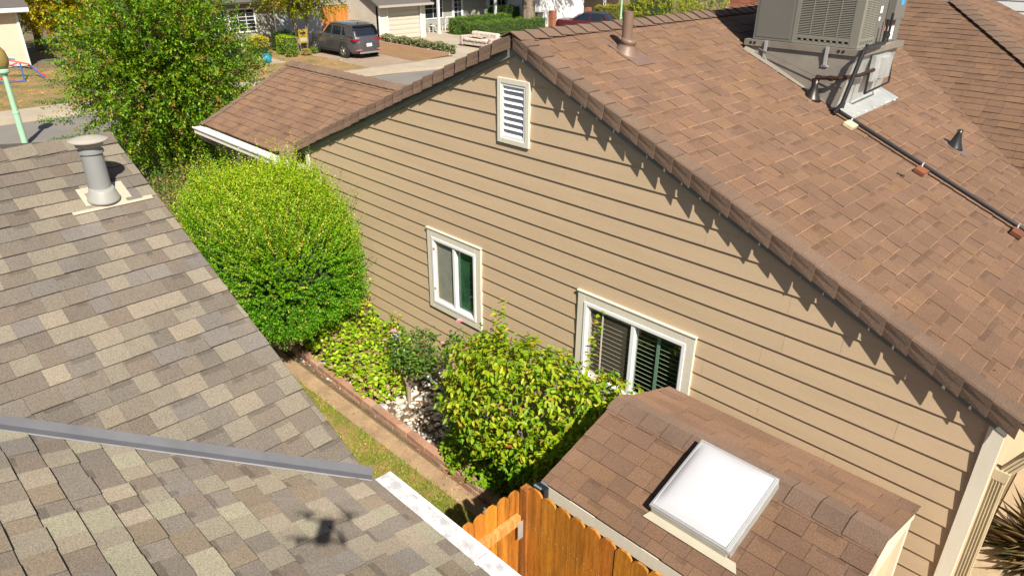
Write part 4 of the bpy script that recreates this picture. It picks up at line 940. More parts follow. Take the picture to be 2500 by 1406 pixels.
n = 900; litter('fallen_leaves', NR.uniform(-6,2.2,n), -1.1-NR.random(n)**1.5*2, np.full(n,.022), .035, [(.40,.17,.06),(.45,.28,.14),(.30,.16,.08),(.5,.33,.2)])
n = 700; litter('bed_litter', NR.uniform(-8,3,n), NR.uniform(-1.05,-.02,n), np.full(n,.05), .035, [(.42,.22,.12),(.45,.30,.18),(.35,.15,.07)])

# crape myrtle beyond the houses
def branch_tree(name, label, base, crown_c, crown_r, nsh, nl, Ls, leafL, leafW, cols, trunk_r, stems, m_, loc_h=.5, sag=.2, odd=None, ndiam='d', group=None, bias=.55, bk=None):
    T = thing(name, label, 'tree', base, group); c = np.array(crown_c, float); r = np.array(crown_r, float)
    rg = random.Random(hash(label) % 1000 if False else len(label)); b = MB(); B = Vector(base)
    for s in range(stems):
        a = 2*math.pi*s/stems+.4; off = Vector((math.cos(a), math.sin(a), 0))*trunk_r*(1.2 if stems > 1 else 0)
        fork = B+off*3+Vector((0,0,loc_h*(c[2]-r[2]*.3)))
        b.tube([B+off, (B+off).lerp(fork,.5)+Vector((rg.uniform(-.05,.05),rg.uniform(-.05,.05),0)), fork], [trunk_r,trunk_r*.8,trunk_r*.62], 8)
        for i in range(9 if stems < 3 else 5):
            d = Vector((rg.gauss(0,1),rg.gauss(0,1),rg.uniform(-.1,1.2))).normalized(); e = Vector(c)+Vector((d.x*r[0],d.y*r[1],d.z*r[2]))*.82
            mid = fork.lerp(e,.45)+Vector((0,0,r[2]*.12)); b.tube([fork, mid, e], [trunk_r*.42,trunk_r*.2,trunk_r*.05], 6)
            for _ in range(3):
                e2 = e+Vector((rg.gauss(0,1),rg.gauss(0,1),rg.gauss(0,.6)))*r[0]*.22; b.tube([mid.lerp(e,.4), e2], [trunk_r*.14,trunk_r*.05], 4)
    build('trunk', b, bk or m_bark, T)
    d = rvec(nsh); lump = 1+.16*np.sin(d[:, :1]*6+1)*np.cos(d[:, 1:2]*5)+.10*np.sin(d[:, 2:]*8+d[:, :1]*3)
    P = c+d*r*lump*(NR.random((nsh,1))**bias*.88); D = nrmz(d+rvec(nsh)*.55+np.array([0,0,.25]))
    pos, ld, t = shoots(P, D, Ls*NR.uniform(.7,1.3,nsh), nl, sag=sag, lean=.9); n = len(pos)
    C = pal(cols, n, .22)
    if odd is not None:
        oc, fr = odd; sh_ = np.repeat(NR.random(nsh) < fr, nl); C[sh_] = pal(oc, sh_.sum(), .2)
    V, F, CC = leaf_arrays(pos, ld, rvec(n)*.5+np.array([0,0,1.]), leafL*NR.uniform(.7,1.2,n), leafW, C, ndiam, fold=.15, **({'droop':.15} if ndiam == 'leaf' else {}))
    fast('crown', V, F, CC, m_, T, tuple(c)); return T
branch_tree('crape_myrtle', 'tall airy green tree with drooping leafy shoots beyond the grey roof', (-13.3,1.35,0), (-13.2,1.40,2.45), (2.2,2.0,2.6), 4700, 20, .60, .085, .042,
            [(.075,.19,.006),(.13,.28,.008),(.05,.13,.005),(.18,.34,.012),(.24,.25,.012)], .10, 4, m_gloss, .45, .25, odd=([(.26,.22,.03),(.26,.17,.05)], .08), bk=m_bark2)
# a few long low shoots on its left side
P = np.array([[-15.3,-.2,1.75],[-15.2,-.5,1.35],[-15.0,-.3,1.05],[-15.0,-.45,.75],[-14.8,0,2.2]]); D = nrmz(np.array([[-.8,-.9,.15],[-.9,-.7,.1],[-.8,-.9,.05],[-.8,-.8,.0],[-.7,-.9,.3]]))
for p_, d_ in zip(P, D):
    P2 = p_+rvec(5)*.05+np.array([.25,.2,0]); D2 = nrmz(d_+rvec(5)*.10); pos, ld, t = shoots(P2, D2, 1.1, 26, sag=.12); n = len(pos)
    V, F, CC = leaf_arrays(pos, ld, rvec(n)*.5+np.array([0,0,1.]), .08, .036, pal([(.08,.17,.015),(.12,.22,.02)], n), 'd')
    fast('low_shoot', V, F, CC, m_gloss, bpy.data.objects['crape_myrtle'], tuple(p_))

# ------------------------------------------------------------------ street side
m_lampg = mat('mint_green_paint', (.27,.46,.32), .5, var=.05, vs=5)
m_globe = mat('amber_globe', (.22,.16,.05), .3, var=.1, vs=6)
def lamp(loc, label):
    L = thing('street_lamp', label, 'street lamp', loc, 'mint green street lamps')
    x, y, z = loc
    b = MB(); b.lathe([(.085,-.6),(.085,.9),(.095,.9),(.095,.94),(.075,.95),(.062,1.95),(.085,1.97),(.085,2.02)], loc, (0,0,1), 16); build('pole', b, m_lampg, L)
    b = MB(); b.lathe([(.13,2.02),(.16,2.06),(.16,2.12),(.11,2.15)], loc, (0,0,1), 16); build('collar', b, m_lampg, L)
    b = MB(); b.lathe([(.12,2.15),(.19,2.25),(.21,2.42),(.17,2.62),(.09,2.74),(.02,2.78)], loc, (0,0,1), 18); build('globe', b, m_globe, L, smooth=True)
    return L
lamp((-19.67,-.66,0), 'mint green street lamp with an amber globe at the left edge of the photo')
lamp((-25.73,36.25,0), 'distant thin mint green street lamp beside the dark red car')
def win(mb, mg_, x, y0, y1, z0, z1, nx, nz, fr=.05, parent=None, fm=None):
    b = MB(); b.box((x-.05,y0,z0),(x+.01,y1,z1)); Wn = build('window', b, m_darkglass, parent)
    b = MB(); b.box((x,y0-fr,z0-fr),(x+.03,y0,z1+fr)); b.box((x,y1,z0-fr),(x+.03,y1+fr,z1+fr)); b.box((x,y0,z0-fr),(x+.03,y1,z0)); b.box((x,y0,z1),(x+.03,y1,z1+fr))
    for i in range(1, nx): yy = y0+(y1-y0)*i/nx; b.box((x,yy-.014,z0),(x+.02,yy+.014,z1))
    for i in range(1, nz): zz = z0+(z1-z0)*i/nz; b.box((x,y0,zz-.012),(x+.02,y1,zz+.012))
    build('frame', b, fm or m_white, Wn); return Wn
m_darkglass = mat('dark_window_glass', (.02,.025,.03), .08, spec=.8)
m_stucco = mat('pale_stucco', (.52,.48,.41), .9, var=.08, vs=1.0, fine=.05, fs=20)
m_stuccog = mat('grey_green_stucco', (.26,.255,.225), .9, var=.06, vs=1)
m_cwhite = mat('white_house_paint', (.58,.58,.58), .7)
# garage house
GH = thing('garage_house', 'pale house across the street with a cream single garage door and a shaded porch', 'house', (-33,25,0))
b = MB(); b.box((-32.0,20.75,0),(-31.82,21.42,2.12)); b.box((-32.0,23.90,0),(-31.82,24.30,2.12)); b.box((-32.0,21.42,1.92),(-31.82,23.90,2.12))
b.poly([(-31.82,20.75,0),(-31.82,20.75,2.12),(-35.2,20.75,3.7),(-38.6,20.75,2.12),(-38.6,20.75,0)], .15, (0,-1,0)); b.box((-34.5,24.15,0),(-32.0,24.30,2.3))
build('wall', b, m_stucco, GH)
b = MB(); nP = 7
for i in range(nP):
    z0 = .02+i*1.88/nP; b.box((-31.93,21.42,z0),(-31.90,23.90,z0+1.88/nP-.012)); 
    b.box((-31.90,21.50,z0+.05),(-31.89,22.62,z0+1.88/nP-.06)); b.box((-31.90,22.70,z0+.05),(-31.89,23.82,z0+1.88/nP-.06))
build('garage_door', b, mat('cream_garage_door', (.44,.41,.34), .6), GH)
b = MB(); b.box((-31.82,21.36,0),(-31.79,21.45,1.97)); b.box((-31.82,23.86,0),(-31.79,24.00,1.97)); b.box((-31.82,21.45,1.90),(-31.79,23.86,1.97)); b.box((-31.82,20.75,0),(-31.76,20.86,2.1)); build('door_trim', b, m_cwhite, GH)
b = MB(); b.poly([(-31.35,20.5,1.98),(-31.35,24.6,1.98),(-35.2,24.6,3.80),(-35.2,20.5,3.80)], .08, (.43,0,.9)); b.poly([(-35.2,20.5,3.80),(-35.2,40,3.80),(-39,40,2.0),(-39,20.5,2.0)], .08, (-.43,0,.9)); b.poly([(-33.4,24.6,2.36),(-33.4,36,2.36),(-35.2,36,3.8),(-35.2,24.6,3.8)], .08, (.6,0,.8))
build('roof', b, mat('dark_grey_roof', (.09,.08,.075), .95, fine=.2, fs=20), GH)
b = MB(); b.box((-31.36,20.5,1.90),(-31.30,24.6,2.03)); b.box((-33.42,24.6,2.26),(-33.36,36,2.38)); build('gutter', b, mat('taupe_gutter', (.32,.29,.25), .6), GH)
b = MB(); b.box((-34.7,24.3,0),(-34.5,36,2.6)); build('porch_wall', b, m_stuccog, GH)
win(b, 0, -34.5, 26.3, 27.9, .75, 1.95, 2, 2, .06, GH)
b = MB(); b.box((-34.5,28.75,.05),(-34.44,29.75,2.1)); D_ = build('front_door', b, m_cwhite, GH)
b = MB(); b.box((-34.44,28.95,.35),(-34.43,29.55,1.95)); build('pane', b, m_darkglass, D_)
b = MB()
for i in range(1,5): b.box((-34.43,28.95,.35+i*.32),(-34.42,29.55,.375+i*.32))
b.box((-34.43,29.24,.35),(-34.42,29.26,1.95)); build('muntin', b, m_cwhite, D_)
for y in (25.95, 31.05):
    b = MB(); b.box((-32.62,y-.07,0),(-32.48,y+.07,2.35)); b.box((-32.66,y-.11,0),(-32.44,y+.11,.12)); b.box((-32.66,y-.11,2.2),(-32.44,y+.11,2.35)); build('porch_post', b, m_cwhite, GH)
for y in (32.0,33.95): b = MB(); b.box((-34.5,y,1.2),(-34.47,y+.25,2.0)); build('shutter', b, m_cwhite, GH)
win(b, 0, -34.5, 32.3, 33.9, 1.25, 2.0, 4, 2, .04, GH)
b = MB(); b.lathe([(.05,0),(.05,.03)], (-31.81,24.12,1.75), (1,0,0), 10); build('door_bell_lamp', b, m_cwhite, GH)
# plastic chairs and a table on the porch
def pchair(loc, rz, label):
    C_ = thing('plastic_chair', label, 'chair', (0,0,0), 'white plastic porch chairs')
    b = MB(); b.box((-.22,-.22,.40),(.22,.22,.43)); build('seat', b, m_cwhite, C_)
    b = MB(); n = 5
    for i in range(n): b.beam((-.18+i*.09,.22,.43),(-.20+i*.10,.32,.88),.05,.015,(0,1,0))
    b.beam((-.24,.32,.88),(.24,.32,.88),.04,.05); build('backrest', b, m_cwhite, C_)
    for sx in (-1,1):
        for sy_ in (-1,1): b = MB(); b.beam((sx*.2,sy_*.2,.40),(sx*.25,sy_*.25,0),.04,.04,(0,1,0)); build('leg', b, m_cwhite, C_)
        b = MB(); b.tube([(sx*.24,.25,.62),(sx*.25,-.2,.62),(sx*.25,-.24,.42)], .018, 5); build('armrest', b, m_cwhite, C_)
    C_.location = loc; C_.rotation_euler = (0,0,rz); return C_
pc = pchair((-33.5,27.45,0), -1.9, 'white plastic chair on the shaded porch right of the small white table')
dup(pc, (-33.2,25.05,0), -1.2, 'white plastic chair partly behind the garage corner left of the small table')
b = MB(); b.box((-.24,-.24,.40),(.24,.24,.43)); 
for sx in (-1,1):
    for sy_ in (-1,1): b.box((sx*.2-.02,sy_*.2-.02,0),(sx*.2+.02,sy_*.2+.02,.40))
for i, v in enumerate(b.v): b.v[i] = (v[0]-33.3, v[1]+26.1, v[2])
tag(build('side_table', b, m_cwhite), 'small white table between the plastic porch chairs', 'table')

def hedge(name, label, cat, x0, x1, y0, y1, z0, z1, cols, n, leaf=.05, topc=None, group=None, mt=None):
    T = thing(name, label, cat, ((x0+x1)/2,(y0+y1)/2,z0), group)
    b = MB(); nx = max(3,int((x1-x0)/.2)); ny = max(3,int((y1-y0)/.2)); e = .04
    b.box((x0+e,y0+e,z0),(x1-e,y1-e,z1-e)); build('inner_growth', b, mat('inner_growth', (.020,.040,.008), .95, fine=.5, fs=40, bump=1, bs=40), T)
    A = [(x1-x0)*(y1-y0),(x1-x0)*(z1-z0),(x1-x0)*(z1-z0),(y1-y0)*(z1-z0),(y1-y0)*(z1-z0)]; tot = sum(A); Ps = []; Ns = []
    for f, (a, nn) in enumerate(zip(A, ((0,0,1),(0,-1,0),(0,1,0),(1,0,0),(-1,0,0)))):
        k = int(n*a/tot)+1; X = NR.uniform(x0,x1,k); Y = NR.uniform(y0,y1,k); Z = NR.uniform(z0,z1,k)
        if nn[2]: Z[:] = z1
        if nn[1]: Y[:] = y0 if nn[1] < 0 else y1
        if nn[0]: X[:] = x1 if nn[0] > 0 else x0
        Ps.append(np.stack([X,Y,Z],1)); Ns.append(np.tile(np.array(nn,float),(k,1)))
    P = np.vstack(Ps); N_ = np.vstack(Ns); k = len(P)
    P = P+N_*(.05*np.sin(P[:, :1]*4+P[:, 1:2]*5+P[:, 2:]*6)+NR.uniform(-.06,.05,(k,1)))
    C = pal(cols, k, .25)
    if topc is not None: tpm = (P[:, 2] > z0+(z1-z0)*.55); C[tpm] = pal(topc, tpm.sum(), .2)
    V, F, CC = leaf_arrays(P, nrmz(N_+rvec(k)*.8), rvec(k)*.6+N_, leaf*NR.uniform(.7,1.3,k), leaf*.7, C, 'd')
    fast('foliage', V, F, CC, mt or m_leaf, T, ((x0+x1)/2,(y0+y1)/2,z0)); return T
DG = [(.035,.075,.012),(.05,.10,.015),(.07,.13,.02)]
hedge('hedge', 'long clipped green hedge in front of the shaded porch', 'hedge', -32.0,-31.1,26.3,31.2,0,.95, [(.07,.15,.008),(.11,.21,.012),(.14,.24,.012)], 9000, .06)
hedge('hedge', 'lower green hedge stretching toward the couch', 'hedge', -31.0,-29.6,26.6,33.0,0,.72, [(.10,.19,.01),(.14,.24,.012),(.07,.14,.008)], 9000, .06)
hedge('dark_shrub', 'dark green bush under the white shuttered window', 'shrub', -34.0,-32.4,31.6,34.6,0,1.25, DG, 6000, .07)
hedge('planter_shrubs', 'row of sparse variegated low shrubs in a brick planter beside the driveway', 'plant', -31.3,-24.9,20.45,20.75,.05,.42, [(.16,.18,.05),(.30,.30,.14),(.10,.14,.03),(.40,.36,.22)], 3800, .08)
b = MB(); b.beam((-31.7,20.33,.06),(-24.7,20.12,.06),.09,.13,(0,0,1)); tag(build('planter_edging', b, mat('pink_edging', (.42,.25,.18), .9, fine=.2, fs=20)), 'pinkish low border along the sparse variegated shrubs', 'border wall')
# couch left on the driveway
CO = thing('couch', 'old cream floral couch with rumpled fabric standing on the driveway', 'couch', (-26.1,23.6,0))
m_couch = mat('cream_couch_cloth', (.58,.52,.45), .9, fine=.15, fs=12, col2=(.40,.32,.28), vs=7)
b = MB(); b.box((-27.0,23.1,.10),(-24.9,24.0,.32)); build('base', b, m_couch, CO, bev=.04)
for i in range(2): b = MB(); b.box((-26.95+i*1.0,23.05,.32),(-25.98+i*1.0,23.75,.48)); build('seat_cushion', b, m_couch, CO, bev=.05)
b = MB(); b.box((-27.0,23.75,.32),(-24.9,24.08,.78)); build('backrest', b, m_couch, CO, bev=.08)
for x in (-27.25,-24.9): b = MB(); b.box((x,23.05,.05),(x+.25,24.05,.58)); build('armrest', b, mat('floral_couch_cloth', (.50,.42,.38), .9, fine=.3, fs=9, col2=(.22,.13,.12), vs=9), CO, bev=.06)
b = MB(); nn_ = 9; V_ = [(-26.6+.12*i, 23.2+.09*j, .50+.09*abs(math.sin(i*1.7+j*2.3))) for i in range(nn_) for j in range(nn_)]
b.add(V_, [(i*nn_+j,(i+1)*nn_+j,(i+1)*nn_+j+1,i*nn_+j+1) for i in range(nn_-1) for j in range(nn_-1)]); tag(build('blanket', b, mat('mixed_blanket', (.62,.42,.22), .9, col2=(.16,.17,.2), vs=5), smooth=True), 'rumpled orange and grey blanket lying on the cream couch', 'blanket')

# grey SUV
def superring(x0, x1, hw, z, n=40, ex=5.0, yc=0):
    o = []
    for i in range(n):
        a = 2*math.pi*(i+.5)/n; c, s = math.cos(a), math.sin(a)
        o.append(((x0+x1)/2+(x1-x0)/2*math.copysign(abs(c)**(2/ex), c), yc+hw*math.copysign(abs(s)**(2/ex), s), z))
    return o
def loft(mb, rings, cap=True):
    n = len(rings[0]); V_ = [p for r_ in rings for p in r_]
    F = [(i*n+j, i*n+(j+1) % n, (i+1)*n+(j+1) % n, (i+1)*n+j) for i in range(len(rings)-1) for j in range(n)]
    if cap: F += [tuple(range(n-1,-1,-1)), tuple((len(rings)-1)*n+j for j in range(n))]
    mb.add(V_, F)
m_tyre = mat('tyre_rubber', (.02,.02,.02), .9); m_rim = mat('silver_rim', (.5,.5,.48), .3, metal=.8)
m_blk = mat('black_trim', (.02,.02,.022), .6); m_carglass = mat('tinted_car_glass', (.012,.014,.02), .05, spec=.9)
m_red = mat('red_lens', (.24,.004,.01), .2, spec=.6)
def wheel(mb, rim, x, y, r, w_, side):
    mb.lathe([(r*.62,-w_/2),(r*.93,-w_/2),(r,-w_*.35),(r,w_*.35),(r*.93,w_/2),(r*.62,w_/2)], (x,y,r), (0,side,0), 28)
    rim.lathe([(r*.62,w_*.38),(r*.66,w_*.52),(r*.60,w_*.40)], (x,y,r), (0,side,0), 28)
    for k in range(5):
        a = 2*math.pi*k/5
        for da in (-.16,.16):
            rim.beam((x,y+side*w_*.46,r), (x+r*.62*math.cos(a+da),y+side*w_*.48,r+r*.62*math.sin(a+da)), .045, .02, (0,side,0))
    rim.lathe([(.06,0),(.05,.02)], (x,y+side*w_*.44,r), (0,side,0), 12)
def suv(loc, rz, label):
    T = thing('parked_car', label, 'car', (0,0,0)); bm_ = mat('gunmetal_car_paint', (.095,.09,.10), .28, metal=.5, coat=.6)
    b = MB(); loft(b, [superring(-2.15,2.12,.84,.24), superring(-2.22,2.18,.91,.34), superring(-2.24,2.22,.925,.52), superring(-2.22,2.24,.925,.78), superring(-2.16,2.12,.90,.98), superring(-2.12,1.15,.86,1.05), superring(-2.08,1.02,.84,1.08)]); build('body', b, bm_, T, smooth=False)
    b = MB(); loft(b, [superring(-2.02,1.00,.835,1.06,ex=6), superring(-1.90,.72,.775,1.30,ex=6), superring(-1.76,.48,.70,1.50,ex=6)]); build('glasshouse', b, m_carglass, T)
    b = MB(); loft(b, [superring(-1.80,.52,.715,1.485,ex=6), superring(-1.88,.44,.70,1.535,ex=6), superring(-1.60,.30,.60,1.60,ex=5), superring(-1.3,.0,.45,1.625,ex=4)]); R_ = build('roof', b, bm_, T)
    b = MB(); loft(b, [superring(-.75,.18,.42,1.615,ex=8), superring(-.73,.16,.41,1.637,ex=8)]); build('sunroof', b, mat('blue_black_roof_glass', (.03,.12,.22), .08, spec=.8), R_)
    for s in (-1,1):
        b = MB(); b.beam((1.0,s*.82,1.06),(.52,s*.70,1.50),.07,.05,(0,s,0)); build('pillar', b, bm_, T)
        b = MB(); b.beam((-.10,s*.855,1.06),(-.16,s*.73,1.50),.08,.03,(1,0,0)); build('pillar', b, bm_, T)
        b = MB(); b.beam((-1.02,s*.852,1.06),(-.98,s*.73,1.50),.06,.03,(1,0,0)); build('pillar', b, bm_, T)
        b = MB(); b.poly([(-1.42,s*.862,1.06),(-2.02,s*.82,1.06),(-1.82,s*.70,1.51),(-1.18,s*.742,1.51)], .03, (0,s,0)); build('pillar', b, bm_, T)
        b = MB(); b.tube([(.4,s*.66,1.60),(-.6,s*.67,1.64),(-1.6,s*.63,1.60)], .018, 6); build('roof_rail', b, m_rim, T)
    for s in (-1,1):
        for x in (1.40,-1.27):
            b = MB(); b.lathe([(.44,-.02),(.44,.03),(.36,.03)], (x,s*.90,.36), (0,s,0), 28); build('wheel_arch', b, m_blk, T)
            b = MB(); rm = MB(); wheel(b, rm, x, s*.84, .355, .23, s); Wl = build('wheel', b, m_tyre, T); build('rim', rm, m_rim, Wl)
        b = MB(); b.obox((-2.12,s*.66,.90),(.045,0,0),(0,.16,0),(0,0,.05)); b.obox((-1.98,s*.845,.92),(.15,0,0),(0,.03,0),(0,0,.035)); build('tail_light', b, m_red, T, bev=.01)
        b = MB(); b.obox((-2.225,s*.62,.44),(.012,0,0),(0,.16,0),(0,0,.03)); build('reflector', b, mat('pink_reflector', (.35,.12,.14), .3), T)
        b = MB(); b.obox((.78,s*.96,1.08),(.06,0,0),(0,.09,0),(0,0,.06)); build('mirror', b, bm_, T, bev=.01)
        for x in (-.25,-1.12): b = MB(); b.obox((x,s*.925,.94),(.09,0,0),(0,.012,0),(0,0,.016)); build('door_handle', b, m_rim, T)
        b = MB(); b.box((-1.0,min(s*.90,s*.935),.25),(1.0,max(s*.90,s*.935),.36)); build('sill', b, m_blk, T)
    b = MB(); b.obox((-2.245,0,.30),(.02,0,0),(0,.60,0),(0,0,.045)); build('skid_plate', b, m_rim, T, bev=.01)
    b = MB(); b.obox((-2.235,0,.66),(.006,0,0),(0,.16,0),(0,0,.075)); build('number_plate', b, mat('white_plate', (.7,.74,.78), .5), T)
    b = MB(); b.obox((-2.165,0,.92),(.01,0,0),(0,.52,0),(0,0,.010)); build('rear_strip', b, m_red, T)
    b = MB(); b.obox((-1.78,-.02,1.56),(.07,0,-.03),(0,.62,0),(0,0,.012)); build('rear_spoiler', b, bm_, T)
    b = MB(); b.obox((-1.32,0,1.65),(.04,0,0),(0,.012,0),(0,0,.03)); build('antenna_fin', b, m_blk, T)
    T.location = loc; T.rotation_euler = (0,0,rz); return T
suv((-28.98,16.53,0), math.pi, 'dark grey sport utility car parked on the driveway across the street')
# dark red car beyond the ridge
RC = thing('parked_car', 'dark red sedan partly hidden behind the ridge of the brown roof', 'car', (0,0,0))
m_rp = mat('maroon_car_paint', (.10,.015,.02), .3, metal=.3, coat=.5)
b = MB(); loft(b, [superring(-2.2,2.2,.80,.25), superring(-2.25,2.25,.86,.5), superring(-2.2,2.2,.85,.75), superring(-2.1,2.1,.82,.86)]); build('body', b, m_rp, RC)
b = MB(); loft(b, [superring(-1.5,1.1,.78,.86,ex=6), superring(-1.2,.65,.68,1.15,ex=6), superring(-1.0,.40,.62,1.28,ex=6)]); build('glasshouse', b, m_carglass, RC)
b = MB(); loft(b, [superring(-1.05,.45,.64,1.27,ex=6), superring(-.8,.25,.55,1.34,ex=5)]); build('roof', b, mat('dark_car_roof', (.03,.035,.045), .3, metal=.3), RC)
for s in (-1,1):
    for x in (1.4,-1.35): b = MB(); rm = MB(); wheel(b, rm, x, s*.76, .32, .2, s); Wl = build('wheel', b, m_tyre, RC); build('rim', rm, m_rim, Wl)
    for p_, q_, w_ in (((1.05,s*.77,.88),(.45,s*.64,1.28),.05),((-1.42,s*.77,.88),(-1.03,s*.64,1.28),.08),((-.2,s*.79,.88),(-.25,s*.66,1.27),.05)): b = MB(); b.beam(p_, q_, w_, .04, (0,s,0)); build('pillar', b, m_rp, RC)
RC.location = (-25.9,33.2,0); RC.rotation_euler = (0,0,math.radians(200))

# garden plants by the far house
hedge('trimmed_shrub', 'yellow topped square clipped shrub behind the blue pot', 'shrub', -31.4,-30.5,12.25,13.0,0,.95, [(.10,.13,.012),(.07,.10,.01)], 2600, .05, topc=[(.62,.50,.010),(.50,.44,.012)], group='square clipped shrubs')
hedge('trimmed_shrub', 'bright green square clipped shrub beside the yellow sign', 'shrub', -31.2,-30.3,13.75,14.5,0,.88, [(.16,.30,.010),(.20,.34,.010)], 2600, .05, topc=[(.30,.42,.010)], group='square clipped shrubs')
hedge('dark_shrub', 'dark green clipped bush behind the yellow sign', 'shrub', -32.6,-31.8,14.2,15.3,0,.95, DG, 2200, .05)
for i, (x, y, s, cc, lb_) in enumerate(((-29.9,13.85,.28,[(.14,.20,.02)],'small lime green plant in front of the square clipped shrubs'),(-29.9,14.7,.25,[(.40,.30,.08),(.3,.3,.05)],'small straw coloured tuft near the lawn'),(-30.2,15.3,.22,[(.14,.24,.02)],'small green tuft near the garden tree trunk'),(-31.2,11.4,.5,[(.06,.12,.015),(.09,.16,.02)],'dark leafy plant beside the grey pot'),(-28.0,10.5,.6,[(.08,.15,.02),(.12,.20,.03)],'leafy green plant at the edge of the garden bed'))):
    clump('small_plant', lb_, 'plant', [(x,y,s,s,s*.9,int(260+s*500))], cc, .09, 1, .3, kind='d')
def pot(loc, r, h, m_, label, name='plant_pot'):
    b = MB(); b.lathe([(r*.7,0),(r,h*.45),(r*.95,h*.75),(r*.72,h*.92),(r*.8,h),(r*.68,h),(r*.6,h*.8)], loc, (0,0,1), 20); tag(build(name, b, m_, smooth=True), label, 'pot')
pot((-28.9,11.95,0), .24, .42, mat('turquoise_glaze', (.01,.22,.34), .25, coat=.4, var=.2, vs=5), 'glossy turquoise pot at the edge of the garden bed')
pot((-30.4,10.9,0), .30, .45, mat('slate_pot_glaze', (.06,.065,.08), .5), 'dark slate grey pot beside the big leafy tree')
b = MB(); b.obox((-30.65,15.05,.85),(.01,0,0),(0,.26,0),(0,.0,.34)); SG = build('yard_sign', b, mat('yellow_sign', (.30,.20,.01), .6)); tag(SG, 'yellow and black yard sign leaning by the garden tree', 'sign')
b = MB(); b.obox((-30.636,15.05,1.0),(.003,0,0),(0,.16,0),(0,0,.05)); b.obox((-30.636,15.0,.88),(.003,0,0),(0,.05,.05),(0,-.01,.012)); b.obox((-30.636,15.1,.88),(.003,0,0),(0,.05,-.05),(0,.01,.012)); build('dark_print', b, m_dark, SG)
b = MB(); b.obox((-30.636,15.05,.68),(.003,0,0),(0,.20,0),(0,0,.09)); build('grey_print', b, mat('grey_print_panel', (.35,.32,.25), .6), SG)
b = MB(); b.box((-30.67,14.85,0),(-30.655,14.87,.6)); b.box((-30.67,15.23,0),(-30.655,15.25,.6)); build('stake', b, m_galv, SG)
YG = [(.22,.27,.010),(.30,.30,.010),(.36,.31,.012),(.16,.23,.010)]
branch_tree('garden_tree', 'yellow green tree with a forked grey trunk in front of the grey garage', (-31.4,15.4,0), (-31.3,15.7,3.15), (2.0,3.0,1.45), 1300, 14, .5, .11, .07, YG, .14, 2, m_leaf, .7, .1, odd=([(.38,.12,.03),(.30,.08,.03)], .03))
branch_tree('yellow_tree', 'broad olive yellow tree behind the corner of the beige house', (-41.5,5.3,0), (-41.0,7.2,2.7), (2.8,3.6,2.3), 2800, 15, .55, .14, .09, [(.46,.38,.008),(.54,.42,.010),(.38,.34,.008),(.24,.26,.008)], .22, 1, m_leaf, .6, .1)
branch_tree('autumn_tree', 'orange and green tree in front of the grey house, behind the tall airy tree', (-33.0,9.6,0), (-33.2,9.6,2.6), (1.2,2.2,1.5), 700, 13, .45, .11, .07, [(.20,.17,.02),(.14,.16,.02),(.30,.18,.03)], .10, 2, m_leaf, .6, .1, odd=([(.42,.18,.04),(.45,.25,.05)], .3))
branch_tree('big_street_tree', 'large tree with a thick furrowed grey trunk beside the long hedge', (-30.4,32.1,0), (-28.5,31.5,8.6), (5,5.5,2.6), 1500, 14, .8, .16, .10, DG, .50, 1, m_leaf, .62, .1, bk=bark('furrowed_bark', (.17,.135,.10)))
# houses left
LH = thing('grey_house', 'grey house with white framed windows behind the garden tree', 'house', (-35,14,0))
b = MB(); b.box((-34.9,7.5,0),(-34.4,15.4,2.5)); b.box((-35.5,15.4,0),(-34.4,15.5,2.5)); build('wall', b, m_stuccog, LH)
win(b, 0, -34.38, 11.4, 12.6, .9, 2.0, 3, 3, .06, LH); win(b, 0, -34.38, 12.9, 14.3, .9, 2.0, 3, 6, .08, LH)
b = MB(); b.box((-34.3,15.5,0),(-34.15,18.4,2.2)); 
for i in range(9): b.box((-34.15,15.52,.05+i*.235),(-34.13,18.35,.05+i*.235+.21))
build('board_panel', b, mat('pale_blue_grey_boards', (.36,.40,.44), .7), LH)
b = MB(); b.poly([(-33.8,7.3,2.42),(-33.8,18.6,2.42),(-37,18.6,3.9),(-37,7.3,3.9)], .1, (.4,0,.9)); build('roof', b, mat('dark_grey_roof', (.09,.08,.075), .95), LH)
BH = thing('beige_house', 'beige stucco house with a white eave at the left edge of the photo', 'house', (-36,0,0))
b = MB(); b.box((-42,-6,0),(-35.8,3.42,2.45)); build('wall', b, mat('beige_stucco', (.52,.43,.33), .9, var=.05, vs=1, fine=.05, fs=15), BH)
b = MB(); b.box((-35.79,3.34,0),(-35.75,3.45,2.42)); build('corner_board', b, mat('pale_corner', (.5,.55,.5), .7), BH)
b = MB(); b.box((-35.75,-6.2,2.36),(-35.35,3.85,2.42)); b.box((-35.36,-6.2,2.40),(-35.30,3.87,2.58)); build('eave', b, m_cwhite, BH)
b = MB(); b.poly([(-35.3,-6.3,2.6),(-35.3,3.9,2.6),(-39,3.9,4.2),(-39,-6.3,4.2)], .1, (.4,0,.9)); build('roof', b, mat('dark_grey_roof', (.09,.08,.075), .95), BH)
